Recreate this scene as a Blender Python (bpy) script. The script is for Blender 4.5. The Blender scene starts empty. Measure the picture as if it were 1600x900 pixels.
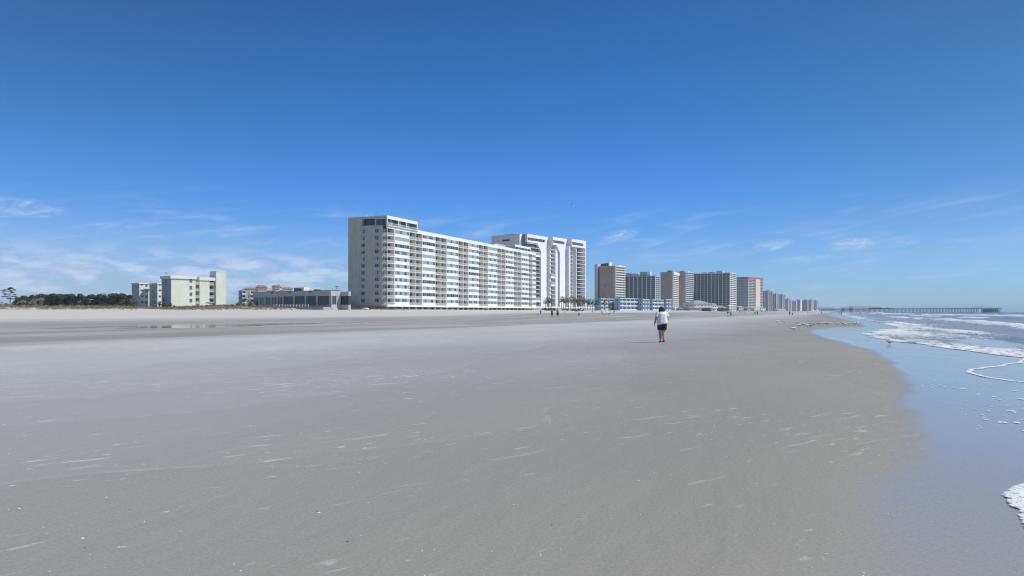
import bpy, bmesh, math, random
import numpy as np
from mathutils import Vector, Matrix, noise as mnoise

random.seed(7)
SC = bpy.context.scene
COL = SC.collection
F, CX, HY, H = 1142.0, 800.0, 487.0, 1.45      # lens and horizon of the photograph, eye height
D = (0.4115, 0.9114)                            # direction of the coast
N = (-0.9114, 0.4115)                           # landward
rad = math.radians

# ------------------------------------------------------------------ camera
cam = bpy.data.cameras.new("camera")
cam.sensor_width = 36
cam.lens = 36 * F / 1600
cam.shift_y = (HY - 450) / 1600
cam.clip_start = 0.1
cam.clip_end = 30000
camo = bpy.data.objects.new("camera", cam)
camo.location = (0, 0, H)
camo.rotation_euler = (rad(90), 0, 0)
COL.objects.link(camo)
SC.camera = camo

# ------------------------------------------------------------------ exposure
SC.view_settings.view_transform = 'Standard'
SC.view_settings.look = 'None'
SC.view_settings.exposure = 0.0
SC.view_settings.gamma = 1
SC.render.engine = 'CYCLES'
SC.cycles.use_denoising = True
SC.cycles.filter_width = 1.15
SC.cycles.max_bounces = 6
SC.cycles.volume_bounces = 1
SC.cycles.transparent_max_bounces = 8

# ------------------------------------------------------------------ sun
SUN_DIR = Vector((1.0, -0.12, 0)).normalized()
SUN_EL = 46.0
sun = bpy.data.lights.new("sun", 'SUN')
sun.energy = 4.2
sun.angle = rad(0.5)
sun.color = (1.0, 0.965, 0.91)
suno = bpy.data.objects.new("sun", sun)
sv = Vector((SUN_DIR.x * math.cos(rad(SUN_EL)), SUN_DIR.y * math.cos(rad(SUN_EL)), math.sin(rad(SUN_EL))))
suno.rotation_euler = sv.to_track_quat('Z', 'Y').to_euler()
suno.location = (50, -10, 90)
COL.objects.link(suno)

# ------------------------------------------------------------------ node helper
class NT:
    def __init__(s, tree):
        s.t = tree
    def node(s, typ, **kw):
        n = s.t.nodes.new(typ)
        for k, v in kw.items():
            setattr(n, k, v)
        return n
    def link(s, a, b):
        s.t.links.new(a, b)
    def inp(s, sock, v):
        if v is None:
            return
        if isinstance(v, bpy.types.NodeSocket):
            s.link(v, sock)
        else:
            sock.default_value = v
    def m(s, op, a, b=None, c=None, clamp=False):
        n = s.node('ShaderNodeMath', operation=op, use_clamp=clamp)
        s.inp(n.inputs[0], a); s.inp(n.inputs[1], b)
        if c is not None:
            s.inp(n.inputs[2], c)
        return n.outputs[0]
    def ss(s, v, a, b, ta=0.0, tb=1.0):
        n = s.node('ShaderNodeMapRange', interpolation_type='SMOOTHSTEP')
        for i, x in enumerate((v, a, b, ta, tb)):
            s.inp(n.inputs[i], x)
        return n.outputs[0]
    def mixc(s, f, a, b, blend='MIX'):
        n = s.node('ShaderNodeMix', data_type='RGBA', blend_type=blend)
        s.inp(n.inputs[0], f)
        for k, v in ((6, a), (7, b)):
            if isinstance(v, tuple) and len(v) == 3:
                v = v + (1,)
            s.inp(n.inputs[k], v)
        return n.outputs[2]
    def comb(s, x, y, z):
        n = s.node('ShaderNodeCombineXYZ')
        s.inp(n.inputs[0], x); s.inp(n.inputs[1], y); s.inp(n.inputs[2], z)
        return n.outputs[0]
    def noise(s, vec, scale, detail=3.0, rough=0.5, dist=0.0):
        n = s.node('ShaderNodeTexNoise')
        s.link(vec, n.inputs['Vector'])
        n.inputs['Scale'].default_value = scale
        n.inputs['Detail'].default_value = detail
        n.inputs['Roughness'].default_value = rough
        n.inputs['Distortion'].default_value = dist
        return n.outputs[0]

# ------------------------------------------------------------------ sky
world = bpy.data.worlds.new("World")
SC.world = world
world.use_nodes = True
wt = world.node_tree
wt.nodes.clear()
w = NT(wt)
sky = w.node('ShaderNodeTexSky', sky_type='NISHITA')
sky.sun_disc = False
sky.sun_elevation = rad(SUN_EL)
sky.sun_rotation = math.atan2(SUN_DIR.x, SUN_DIR.y)
sky.altitude = 0
sky.air_density = SKY_AIR = 1.0
sky.dust_density = 0.25
sky.ozone_density = 1.6
tc = w.node('ShaderNodeTexCoord')
sep = w.node('ShaderNodeSeparateXYZ')
w.link(tc.outputs['Generated'], sep.inputs[0])
az = w.m('MULTIPLY', w.m('ARCTAN2', sep.outputs[0], sep.outputs[1]), 57.2958)
el = w.m('MULTIPLY', w.m('ARCSINE', sep.outputs[2]), 57.2958)
# the clear sea air of the day is bluer than the model's: correct it by elevation
ramp = w.node('ShaderNodeValToRGB')
w.link(w.m('DIVIDE', el, 90.0, clamp=True), ramp.inputs[0])
TINT = [(0.0, (0.47, 0.8, 1.42)), (0.0444, (0.43, 0.77, 1.4)), (0.0944, (0.28, 0.705, 1.41)), (0.1556, (0.225, 0.65, 1.2)), (0.2556, (0.2, 0.57, 1.02)), (0.3556, (0.24, 0.58, 0.98)), (0.5556, (0.85, 0.98, 1.05)), (1.0, (1.0, 1.0, 1.0))]
rm = ramp.color_ramp
while len(rm.elements) < len(TINT):
    rm.elements.new(0.5)
for e_, (q_, c_) in zip(rm.elements, TINT):
    e_.position = q_
    e_.color = tuple(v * 0.5 for v in c_) + (1,)
skyc = w.mixc(1.0, sky.outputs[0], ramp.outputs[0], 'MULTIPLY')
skyc2 = w.node('ShaderNodeVectorMath', operation='SCALE')
w.link(skyc, skyc2.inputs[0]); skyc2.inputs['Scale'].default_value = 2.0
skyc = skyc2.outputs[0]
lowf = w.ss(el, 1.0, 9.0, 0.12, 1.0)
skyc = w.mixc(w.m('MULTIPLY', w.ss(az, 6.0, 37.0), lowf), skyc, w.mixc(1.0, skyc, (1.24, 0.94, 0.785), 'MULTIPLY'))
skyc = w.mixc(w.ss(az, -6.0, -37.0), skyc, w.mixc(1.0, skyc, (1.12, 0.93, 0.865), 'MULTIPLY'))
# thin cloud: streaks, low banks and a few single wisps, all by direction
def blob(a, e, wa, we, amt, tilt=0.0):
    da = w.m('SUBTRACT', az, a)
    de = w.m('SUBTRACT', w.m('SUBTRACT', el, e), w.m('MULTIPLY', da, tilt))
    q = w.m('ADD', w.m('POWER', w.m('ABSOLUTE', w.m('DIVIDE', da, wa)), 2.0),
            w.m('POWER', w.m('ABSOLUTE', w.m('DIVIDE', de, we)), 2.0))
    return w.m('MULTIPLY', w.ss(q, 0.0, 1.0, 1.0, 0.0), amt)
v1 = w.comb(w.m('MULTIPLY', az, 0.10), w.m('SUBTRACT', w.m('MULTIPLY', el, 0.8), w.m('MULTIPLY', az, 0.10)), 1.3)
n1 = w.noise(v1, 1.4, 6, 0.62, 0.6)
v2 = w.comb(w.m('MULTIPLY', az, 0.33), w.m('MULTIPLY', el, 1.1), 7.7)
n2 = w.noise(v2, 1.2, 6, 0.54, 0.15)
v3 = w.comb(w.m('MULTIPLY', az, 0.8), w.m('SUBTRACT', w.m('MULTIPLY', el, 2.6), w.m('MULTIPLY', az, 0.5)), 3.1)
n3 = w.noise(v3, 1.0, 5, 0.65, 0.8)
left = w.ss(az, -6.0, -16.0)
band = w.m('MULTIPLY', w.ss(el, 0.0, 1.5), w.ss(el, 5.2, 9.5, 1.0, 0.0))
streak = w.m('MULTIPLY', w.m('MULTIPLY', w.ss(n1, 0.44, 0.80), band), w.m('ADD', 0.50, w.m('MULTIPLY', left, 0.30)))
bank = w.m('MULTIPLY', w.ss(n2, 0.33, 0.70), w.m('MULTIPLY', left, w.m('MULTIPLY', w.ss(el, 0.2, 1.4), w.ss(el, 2.8, 5.0, 1.0, 0.0))))
bank = w.m('ADD', w.m('MULTIPLY', bank, 0.85), w.m('MULTIPLY', w.m('MULTIPLY', left, 0.22), w.m('MULTIPLY', w.ss(el, 0.0, 2.0), w.ss(el, 3.5, 7.5, 1.0, 0.0))))
wisps = None
for args in ((-33.8, 6.75, 3.2, 0.75, 0.75, -0.05), (-28.0, 5.95, 4.2, 0.35, 0.55, 0.10), (-21.6, 5.95, 0.9, 0.3, 0.45),
             (-19.5, 5.0, 3.4, 0.35, 0.55, 0.16), (8.1, 5.75, 2.3, 0.55, 0.9, 0.25), (19.6, 4.9, 1.8, 0.5, 0.8, 0.15),
             (24.9, 4.75, 1.9, 0.6, 0.95, 0.05), (27.6, 4.8, 2.4, 0.5, 0.55, 0.12), (23.0, 3.9, 5.0, 0.3, 0.45, 0.05)):
    b = blob(*args)
    wisps = b if wisps is None else w.m('MAXIMUM', wisps, b)
wisps = w.m('MULTIPLY', wisps, w.ss(n3, 0.30, 0.66))
v4 = w.comb(w.m('MULTIPLY', az, 1.3), w.m('MULTIPLY', el, 2.0), 0.4)
n4 = w.noise(v4, 1.0, 6, 0.6, 0.3)
puff = w.m('MAXIMUM', blob(-18.9, 3.3, 1.5, 0.75, 1.0), w.m('MAXIMUM', blob(-34.6, 3.35, 1.0, 0.4, 0.9),
       w.m('MAXIMUM', blob(-31.4, 3.05, 3.6, 0.6, 0.8), blob(-17.0, 2.6, 2.6, 0.5, 0.7))))
puff = w.m('MULTIPLY', w.ss(w.m('ADD', puff, w.m('MULTIPLY', n4, 0.9)), 0.62, 1.05), 0.95)
cover = w.m('MAXIMUM', w.m('MAXIMUM', streak, bank), w.m('MAXIMUM', wisps, puff), clamp=True)
cloudcol = w.mixc(w.ss(n2, 0.40, 0.62), (4.2, 5.4, 8.0), (6.2, 7.2, 9.0))
skyc = w.mixc(w.m('MULTIPLY', cover, 0.80), skyc, cloudcol)
bg = w.node('ShaderNodeBackground')
w.link(skyc, bg.inputs[0])
bg.inputs[1].default_value = 0.10
wo = w.node('ShaderNodeOutputWorld')
w.link(bg.outputs[0], wo.inputs[0])

# ------------------------------------------------------------------ object helpers
def tag(o, label=None, cat=None, group=None, kind=None):
    if label: o['label'] = label
    if cat: o['category'] = cat
    if group: o['group'] = group
    if kind: o['kind'] = kind
    return o

def thing(name, loc, rz, label, cat, group=None):
    o = bpy.data.objects.new(name, None)
    o.empty_display_size = 0.2
    o.location = loc
    o.rotation_euler = (0, 0, rz)
    COL.objects.link(o)
    return tag(o, label, cat, group)

def put(name, mesh, parent=None, loc=(0, 0, 0), rz=0.0, scale=None):
    o = bpy.data.objects.new(name, mesh)
    o.location = loc
    o.rotation_euler = (0, 0, rz)
    if scale is not None:
        o.scale = scale if isinstance(scale, tuple) else (scale,) * 3
    COL.objects.link(o)
    if parent is not None:
        o.parent = parent
    return o

def copy_tree(o, parent=None):
    c = o.copy()
    COL.objects.link(c)
    if parent is not None:
        c.parent = parent
    for ch in list(o.children):
        copy_tree(ch, c)
    return c

class MB:
    """collects shapes and turns them into ONE mesh"""
    def __init__(s):
        s.v, s.f, s.mi, s.mats, s.sm = [], [], [], [], []
    def mat(s, m):
        if m not in s.mats:
            s.mats.append(m)
        return s.mats.index(m)
    def add(s, vs, fs, m, smooth=False):
        b = len(s.v)
        s.v += [tuple(v) for v in vs]
        k = s.mat(m)
        for f in fs:
            s.f.append(tuple(b + i for i in f)); s.mi.append(k); s.sm.append(smooth)
        return s
    def box(s, x0, x1, y0, y1, z0, z1, m):
        if x0 > x1: x0, x1 = x1, x0
        if y0 > y1: y0, y1 = y1, y0
        vs = [(x0,y0,z0),(x1,y0,z0),(x1,y1,z0),(x0,y1,z0),(x0,y0,z1),(x1,y0,z1),(x1,y1,z1),(x0,y1,z1)]
        return s.add(vs, [(0,3,2,1),(4,5,6,7),(0,1,5,4),(1,2,6,5),(2,3,7,6),(3,0,4,7)], m)
    def prism(s, poly, z0, z1, m):
        """poly: list of (x,y) counter-clockwise"""
        n = len(poly)
        vs = [(x, y, z0) for x, y in poly] + [(x, y, z1) for x, y in poly]
        fs = [tuple(range(n - 1, -1, -1)), tuple(range(n, 2 * n))] + [(i, (i + 1) % n, n + (i + 1) % n, n + i) for i in range(n)]
        return s.add(vs, fs, m)
    def hip(s, x0, x1, y0, y1, z0, z1, m, inset=None):
        k = inset if inset is not None else min(x1 - x0, y1 - y0) / 2 * 0.98
        vs = [(x0,y0,z0),(x1,y0,z0),(x1,y1,z0),(x0,y1,z0),(x0+k,y0+k,z1),(x1-k,y0+k,z1),(x1-k,y1-k,z1),(x0+k,y1-k,z1)]
        return s.add(vs, [(0,3,2,1),(4,5,6,7),(0,1,5,4),(1,2,6,5),(2,3,7,6),(3,0,4,7)], m)
    def tube(s, pts, m, seg=10, smooth=True, cap=True):
        """pts: (x,y,z,ra,rb); rings square to the path, closed ends"""
        P = [Vector(p[:3]) for p in pts]
        rings = []
        for i, p in enumerate(P):
            t = (P[min(i + 1, len(P) - 1)] - P[max(i - 1, 0)])
            t = t.normalized() if t.length > 1e-9 else Vector((0, 0, 1))
            ref = Vector((1, 0, 0)) if abs(t.x) < 0.75 else Vector((0, 0, 1))
            a = (ref - t * ref.dot(t)).normalized()
            b = t.cross(a)
            ra = pts[i][3]; rb = pts[i][4] if len(pts[i]) > 4 else ra
            rings.append([p + a * (ra * math.cos(2 * math.pi * k / seg)) + b * (rb * math.sin(2 * math.pi * k / seg)) for k in range(seg)])
        vs = [v for r in rings for v in r]
        fs = []
        for i in range(len(rings) - 1):
            for k in range(seg):
                fs.append((i*seg + k, i*seg + (k+1) % seg, (i+1)*seg + (k+1) % seg, (i+1)*seg + k))
        if cap:
            fs.append(tuple(range(seg - 1, -1, -1)))
            e = (len(rings) - 1) * seg
            fs.append(tuple(e + k for k in range(seg)))
        return s.add(vs, fs, m, smooth)
    def ball(s, c, r, m, seg=12, rings=8):
        rx, ry, rz = r if isinstance(r, tuple) else (r, r, r)
        vs, fs = [(c[0], c[1], c[2] - rz)], []
        for i in range(1, rings):
            th = math.pi * i / rings
            for k in range(seg):
                ph = 2 * math.pi * k / seg
                vs.append((c[0] + rx*math.sin(th)*math.cos(ph), c[1] + ry*math.sin(th)*math.sin(ph), c[2] - rz*math.cos(th)))
        vs.append((c[0], c[1], c[2] + rz))
        for k in range(seg):
            fs.append((0, 1 + (k+1) % seg, 1 + k))
            for i in range(rings - 2):
                a = 1 + i*seg
                fs.append((a + k, a + (k+1) % seg, a + seg + (k+1) % seg, a + seg + k))
            a = 1 + (rings-2)*seg
            fs.append((a + k, a + (k+1) % seg, len(vs) - 1))
        return s.add(vs, fs, m, True)
    def mesh(s, name):
        me = bpy.data.meshes.new(name)
        me.from_pydata(s.v, [], s.f)
        for m in s.mats:
            me.materials.append(m)
        me.polygons.foreach_set('material_index', s.mi)
        me.polygons.foreach_set('use_smooth', s.sm)
        me.update()
        return me
    def build(s, name, parent=None, loc=(0, 0, 0), rz=0.0):
        return put(name, s.mesh(name), parent, loc, rz)

def remeshed(mb, name, voxel):
    """one closed continuous skin round all the shapes in mb"""
    tmp = mb.build("temporary")
    md = tmp.modifiers.new("r", 'REMESH'); md.mode = 'VOXEL'; md.voxel_size = voxel; md.use_smooth_shade = True
    sm = tmp.modifiers.new("s", 'SMOOTH'); sm.iterations = 3; sm.factor = 0.5
    dg = bpy.context.evaluated_depsgraph_get()
    me = bpy.data.meshes.new_from_object(tmp.evaluated_get(dg))
    me.name = name
    old = tmp.data
    bpy.data.objects.remove(tmp); bpy.data.meshes.remove(old)
    if not me.materials:
        me.materials.append(mb.mats[0])
    return me

# ------------------------------------------------------------------ materials
_cache = {}
def mat(name, col, rough=0.7, var=0.08, scale=0.6, spec=None, metal=0.0, streak=0.0):
    """painted / plastered surface: colour wanders a little, faint dirt"""
    key = (name, col)
    if key in _cache:
        return _cache[key]
    m = bpy.data.materials.new(name)
    m.use_nodes = True
    t = NT(m.node_tree)
    p = m.node_tree.nodes['Principled BSDF']
    g = t.node('ShaderNodeNewGeometry')
    if var > 0:
        n = t.noise(g.outputs['Position'], scale, 4, 0.6)
        f = t.ss(n, 0.3, 0.7, 1 - var, 1 + var)
        if streak > 0:   # rain streaks run down the wall
            sp = t.node('ShaderNodeSeparateXYZ'); t.link(g.outputs['Position'], sp.inputs[0])
            vv = t.comb(sp.outputs[0], sp.outputs[1], t.m('MULTIPLY', sp.outputs[2], 0.06))
            f = t.m('MULTIPLY', f, t.ss(t.noise(vv, 1.3, 3, 0.6), 0.35, 0.65, 1 - streak, 1.0))
        vm = t.node('ShaderNodeVectorMath', operation='SCALE')
        vm.inputs[0].default_value = col
        t.link(f, vm.inputs['Scale'])
        t.link(vm.outputs[0], p.inputs['Base Color'])
    else:
        p.inputs['Base Color'].default_value = col + (1,)
    p.inputs['Roughness'].default_value = rough
    p.inputs['Metallic'].default_value = metal
    if spec is not None:
        p.inputs['Specular IOR Level'].default_value = spec
    _cache[key] = m
    return m

WHITE = mat("white_plaster", (0.78, 0.77, 0.72), 0.7, 0.05, 0.3, streak=0.06)
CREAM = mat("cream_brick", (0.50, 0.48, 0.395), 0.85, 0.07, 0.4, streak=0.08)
TOWERW = mat("tower_white", (0.80, 0.80, 0.80), 0.75, 0.05, 0.2, streak=0.06)
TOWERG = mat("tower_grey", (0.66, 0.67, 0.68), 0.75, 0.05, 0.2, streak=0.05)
RAILW = mat("white_rail", (0.74, 0.73, 0.70), 0.5, 0.0)
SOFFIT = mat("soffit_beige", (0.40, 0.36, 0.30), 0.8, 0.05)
GLD = mat("dark_glass", (0.035, 0.05, 0.06), 0.08, 0.0)
GLM = mat("grey_glass", (0.10, 0.13, 0.15), 0.12, 0.15, 0.8)
GLP = mat("curtained_glass", (0.29, 0.38, 0.39), 0.2, 0.15, 1.5)
GLB = mat("blue_glass", (0.22, 0.33, 0.40), 0.12, 0.1, 1.0)
FRAME = mat("window_frame", (0.60, 0.60, 0.57), 0.5, 0.0)
BROWNB = mat("brown_brick", (0.53, 0.37, 0.25), 0.85, 0.07, 0.15, streak=0.06)
ROOFG = mat("roof_gravel", (0.22, 0.22, 0.21), 0.9, 0.1)
DARKM = mat("dark_metal", (0.05, 0.055, 0.06), 0.5, 0.05)
CONC = mat("concrete", (0.36, 0.35, 0.33), 0.85, 0.1, 0.5)

def ground_z(x, y):
    """height of the beach: flat foreshore, a runnel, the rise to the dry sand"""
    s = x * D[0] + y * D[1]; t = x * N[0] + y * N[1]
    return gz(s, t)
def shore(s):
    """how far landward (t) the sea comes at s"""
    return float(np.interp(s, SS, ST))
# sea edge and wet sand edge, in coast coordinates
def st_of(px, py, z=0.0):
    y = (H - z) * F / (py - HY); x = (px - CX) / F * y
    return x * D[0] + y * D[1], x * N[0] + y * N[1]
_sea = [(1600, 552), (1570, 550.5), (1525, 546), (1478, 540), (1431, 535), (1395, 530.5), (1368, 526.5), (1355, 523), (1362, 517.5), (1378, 514), (1404, 511.5),
        (1397, 508), (1372, 503), (1352, 499.5), (1330, 496), (1318, 492.6)]
_p = sorted(st_of(a, b, -0.03) for a, b in _sea)
SS = [-400, _p[0][0] - 4] + [p[0] for p in _p] + [600, 1000, 2000, 3000, 9000, 20000]
ST = [-5.6, -6.6] + [p[1] for p in _p] + [0, 2, -70, -170, -900, -2000]
_wet = [(1150, 1400), (1345, 900), (1415, 720), (1424, 640), (1416, 600), (1395, 568), (1365, 549), (1325, 537.5), (1290, 528), (1268, 520.5), (1266, 516.5), (1290, 513),
        (1325, 510.8), (1352, 509), (1340, 505), (1328, 501), (1312, 497), (1298, 493.5), (1290, 491.5)]
_q = sorted(st_of(a, b) for a, b in _wet)
_lp = np.array([-40, -5, -1, 0, 1, 2, 5, 30, 1e4])
def _prof(t):
    return np.interp(t, [-1500, -300, -60, -20, -8, -3, 0, 20, 28, 36, 50, 72, 86, 100, 112, 125, 140, 160, 190, 400, 9000],
                        [-12, -6, -1.6, -0.75, -0.28, -0.07, 0.0, 0.0, 0.02, -0.04, -0.10, -0.12, -0.02, 0.14, 0.42, 0.85, 1.30, 1.70, 1.95, 2.1, 2.1])
def npnoise(x, y, seed=0):
    """smooth value noise, numpy"""
    xi = np.floor(x); yi = np.floor(y)
    fx = x - xi; fy = y - yi
    fx = fx * fx * (3 - 2 * fx); fy = fy * fy * (3 - 2 * fy)
    def h(a, b):
        v = np.sin(a * 127.1 + b * 311.7 + seed * 74.7) * 43758.5453
        return v - np.floor(v)
    return (h(xi, yi) * (1 - fx) + h(xi + 1, yi) * fx) * (1 - fy) + (h(xi, yi + 1) * (1 - fx) + h(xi + 1, yi + 1) * fx) * fy
POOLS = [(57, 61, 10, 3.2, .075), (66, 69, 15, 3.6, .065), (74, 80, 10, 3.0, .05), (88, 64, 16, 1.6, .05), (119, 77, 5, 1.6, .045), (128, 76, 5, 1.5, .045), (135, 75.5, 5, 1.3, .03),
         (141, 74.5, 4, 1.6, .05), (146, 74, 7, 1.2, .04)]
def gz(s, t):
    s = np.asarray(s, float); t = np.asarray(t, float)
    sh = np.interp(s, SS, ST)
    far = np.clip((s - 500) / 700, 0, 1)
    te = t - np.where(far > 0, (sh + 2) * far, 0)
    te = np.where((far > 0) & (te > 0), te * (1 + far * 2.0), te)
    z = _prof(te + (npnoise(s / 60, t / 60, 3) - .5) * 5 * np.clip((np.abs(te) - 10) / 30, 0, 1))
    # a bar of sand on the seaward side of the runnel, higher ground farther along
    z = z + 0.50 * np.exp(-((te - 52) / 9) ** 2) * np.clip((s - 100) / 22, 0, 1) * (1 - far)
    z = z + np.clip((s - 172) / 70, 0, 1) * np.interp(te, [38, 58, 80, 110, 130, 160, 190], [0, .45, .85, .70, .55, .62, .62]) * (1 - far * .3)
    for (a, b, c, d_, e) in POOLS:
        z = z - e * np.exp(-((s - a) / c) ** 2 - ((t - b) / d_) ** 2)
    hump = np.clip((te - 100) / 40, 0, 1)
    z = z + hump * (npnoise(s / 7, t / 5, 5) - .5) * 0.16
    run = np.clip((te - 34) / 8, 0, 1) * np.clip((110 - te) / 15, 0, 1)
    z = z + run * ((npnoise(s / 9, t / 2.5, 8) - .5) * .035 + (npnoise(s / 2.5, t / .9, 9) - .5) * .014)
    # dunes in front of the low green flats and the pavilion
    dune = np.clip((te - 172) / 16, 0, 1) * np.clip((262 - te) / 20, 0, 1) * np.clip((244 - s) / 26, 0, 1)
    z = z + dune * (0.0 + 0.62 * npnoise(s / 16 + 3, t / 13, 6) + .30 * npnoise(s / 5, t / 4, 7) + 0.55 * np.exp(-((s - 203) / 16) ** 2 - ((t - 205) / 16) ** 2))
    return z

def X(px, y): return (px - CX) / F * y
def ZP(py, y): return H + (HY - py) * y / F
def G(x, y): return float(ground_z(x, y))

# ------------------------------------------------------------------ ground
def sand_material():
    m = bpy.data.materials.new("sand")
    m.use_nodes = True
    t = NT(m.node_tree)
    p = m.node_tree.nodes['Principled BSDF']
    g = t.node('ShaderNodeNewGeometry')
    P = g.outputs['Position']
    sp = t.node('ShaderNodeSeparateXYZ'); t.link(P, sp.inputs[0])
    s = t.m('ADD', t.m('MULTIPLY', sp.outputs[0], D[0]), t.m('MULTIPLY', sp.outputs[1], D[1]))
    tt = t.m('ADD', t.m('MULTIPLY', sp.outputs[0], N[0]), t.m('MULTIPLY', sp.outputs[1], N[1]))
    ST_ = t.comb(s, tt, 0.0)
    # edge of the wet film
    fc = t.node('ShaderNodeFloatCurve')
    c = fc.mapping.curves[0]
    pts = sorted((math.log(max(a, 0.2) + 1) / math.log(1000), (b + 12) / 24) for a, b in _q)
    pts = [(0.0, pts[0][1])] + pts + [(1.0, pts[-1][1])]
    c.points[0].location = pts[0]; c.points[1].location = pts[-1]
    for q in pts[1:-1]:
        c.points.new(*q)
    for q in c.points:
        q.handle_type = 'AUTO_CLAMPED'
    fc.mapping.update()
    lx = t.m('DIVIDE', t.m('LOGARITHM', t.m('ADD', t.m('MAXIMUM', s, 0.0), 1.0), math.e), math.log(1000), clamp=True)
    t.link(lx, fc.inputs['Value'])
    tb = t.m('SUBTRACT', t.m('MULTIPLY', fc.outputs[0], 24.0), 12.0)
    wob = t.m('MULTIPLY', t.m('SUBTRACT', t.noise(ST_, 0.35, 4, 0.55), 0.5), 1.1)
    dl = t.m('ADD', t.m('SUBTRACT', tt, tb), wob)          # metres landward of the film's edge
    width = t.m('ADD', 0.6, t.m('DIVIDE', 3.0, t.m('ADD', t.m('MAXIMUM', s, 0.0), 4.0)))
    film = t.ss(t.m('DIVIDE', dl, width), -0.35, 0.60, 1.0, 0.0)
    damp = t.ss(dl, 0.0, 8.0, 1.0, 0.0)
    # runnel: wet, dark, with a clean seaward edge
    wr = t.m('MULTIPLY', t.m('SUBTRACT', t.noise(ST_, 0.06, 3, 0.5), 0.5), 9.0)
    r1 = t.m('ADD', tt, wr)
    farfade = t.ss(s, 260.0, 700.0, 1.0, 0.45)
    bands = t.noise(t.comb(t.m('MULTIPLY', s, 0.02), t.m('MULTIPLY', tt, 0.24), 2.0), 1.0, 5, 0.65)
    run = t.m('MULTIPLY', t.m('MULTIPLY', t.ss(r1, 30.0, 33.5), t.ss(tt, 88.0, 108.0, 1.0, 0.0)), farfade)
    run = t.m('MULTIPLY', run, t.ss(bands, 0.38, 0.58, 0.35, 1.0))
    dry = t.ss(t.m('ADD', tt, t.m('MULTIPLY', t.m('SUBTRACT', bands, 0.5), 24.0)), 98.0, 116.0)
    upper = t.ss(tt, 2.0, 24.0)
    land = t.ss(tt, 196.0, 240.0)
    big = t.noise(t.comb(t.m('MULTIPLY', s, 0.05), t.m('MULTIPLY', tt, 0.11), 0.0), 1.0, 5, 0.55)
    col = t.mixc(upper, (0.300, 0.295, 0.280), (0.450, 0.450, 0.442))
    col = t.mixc(damp, col, (0.300, 0.290, 0.252))
    vm = t.node('ShaderNodeVectorMath', operation='SCALE')
    t.link(col, vm.inputs[0]); t.link(t.ss(big, 0.3, 0.7, 0.93, 1.07), vm.inputs['Scale'])
    col = vm.outputs[0]
    # low overlapping edges left by earlier swashes: faint steps in tone, sharp on one side
    tq = t.m('ADD', tt, t.m('MULTIPLY', t.noise(t.comb(t.m('MULTIPLY', s, 0.045), t.m('MULTIPLY', tt, 0.02), 9.0), 1.0, 3, 0.5), 26.0))
    fr_ = t.m('FRACT', t.m('DIVIDE', tq, 4.7))
    stp = t.m('SUBTRACT', t.ss(fr_, 0.0, 0.03), t.m('MULTIPLY', fr_, 1.0))
    vs_ = t.node('ShaderNodeVectorMath', operation='SCALE')
    t.link(col, vs_.inputs[0]); t.link(t.m('ADD', 0.965, t.m('MULTIPLY', stp, 0.045)), vs_.inputs['Scale'])
    col = vs_.outputs[0]
    col = t.mixc(t.m('MULTIPLY', t.m('MULTIPLY', t.ss(fr_, 0.0, 0.012), t.ss(fr_, 0.012, 0.03, 1.0, 0.0)), t.m('MULTIPLY', t.ss(t.noise(ST_, 0.7, 4, 0.6), 0.48, 0.66), 0.20)), col, (0.60, 0.59, 0.57))
    # small pale marks: prints and dried foam, drawn out along the run of the swash
    rot = t.node('ShaderNodeMapping'); rot.inputs['Rotation'].default_value = (0, 0, rad(-38))
    t.link(P, rot.inputs['Vector'])
    r2 = t.node('ShaderNodeSeparateXYZ'); t.link(rot.outputs[0], r2.inputs[0])
    mk = t.noise(t.comb(t.m('MULTIPLY', r2.outputs[0], 1.4), t.m('MULTIPLY', r2.outputs[1], 8.0), 0.0), 1.0, 3, 0.55, 0.5)
    mk2 = t.noise(t.comb(t.m('MULTIPLY', r2.outputs[0], 5.0), t.m('MULTIPLY', r2.outputs[1], 9.0), 4.0), 1.0, 2, 0.5)
    patch = t.noise(ST_, 0.16, 3, 0.6)
    th = t.m('SUBTRACT', 0.664, t.m('MULTIPLY', t.m('SUBTRACT', patch, 0.5), 0.35))
    th = t.m('SUBTRACT', th, t.m('MULTIPLY', upper, 0.045))
    marks = t.m('MULTIPLY', t.ss(t.m('SUBTRACT', mk, th), -0.02, 0.035), t.ss(mk2, 0.32, 0.55))
    marks2 = t.ss(t.m('SUBTRACT', mk2, t.m('ADD', th, 0.050)), 0.0, 0.03)
    marks = t.m('MAXIMUM', marks, marks2)
    marks = t.m('MULTIPLY', marks, t.m('SUBTRACT', 1.0, film))
    marks = t.m('MULTIPLY', t.m('MULTIPLY', marks, t.ss(tt, 60, 80, 1.0, 0.25)), t.ss(tt, 1.0, 10.0, 0.45, 1.0))
    col = t.mixc(t.m('MULTIPLY', marks, 0.7), col, (0.66, 0.65, 0.64))
    drycol = t.mixc(t.noise(ST_, 0.9, 4, 0.6), (0.50, 0.475, 0.43), (0.62, 0.595, 0.55))
    col = t.mixc(run, col, (0.305, 0.290, 0.245))
    col = t.mixc(dry, col, drycol)
    scrub = t.noise(ST_, 0.25, 4, 0.6)
    col = t.mixc(t.m('MULTIPLY', land, t.ss(scrub, 0.35, 0.6)), col, (0.20, 0.165, 0.105))
    col = t.mixc(film, col, (0.335, 0.31, 0.265))
    grain = t.noise(P, 260.0, 2, 0.6)
    grain2 = t.noise(P, 38.0, 3, 0.6)
    vm2 = t.node('ShaderNodeVectorMath', operation='SCALE')
    t.link(col, vm2.inputs[0])
    t.link(t.m('MULTIPLY', t.ss(grain, 0.25, 0.75, 0.80, 1.20), t.ss(grain2, 0.3, 0.7, 0.93, 1.07)), vm2.inputs['Scale'])
    t.link(vm2.outputs[0], p.inputs['Base Color'])
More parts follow.
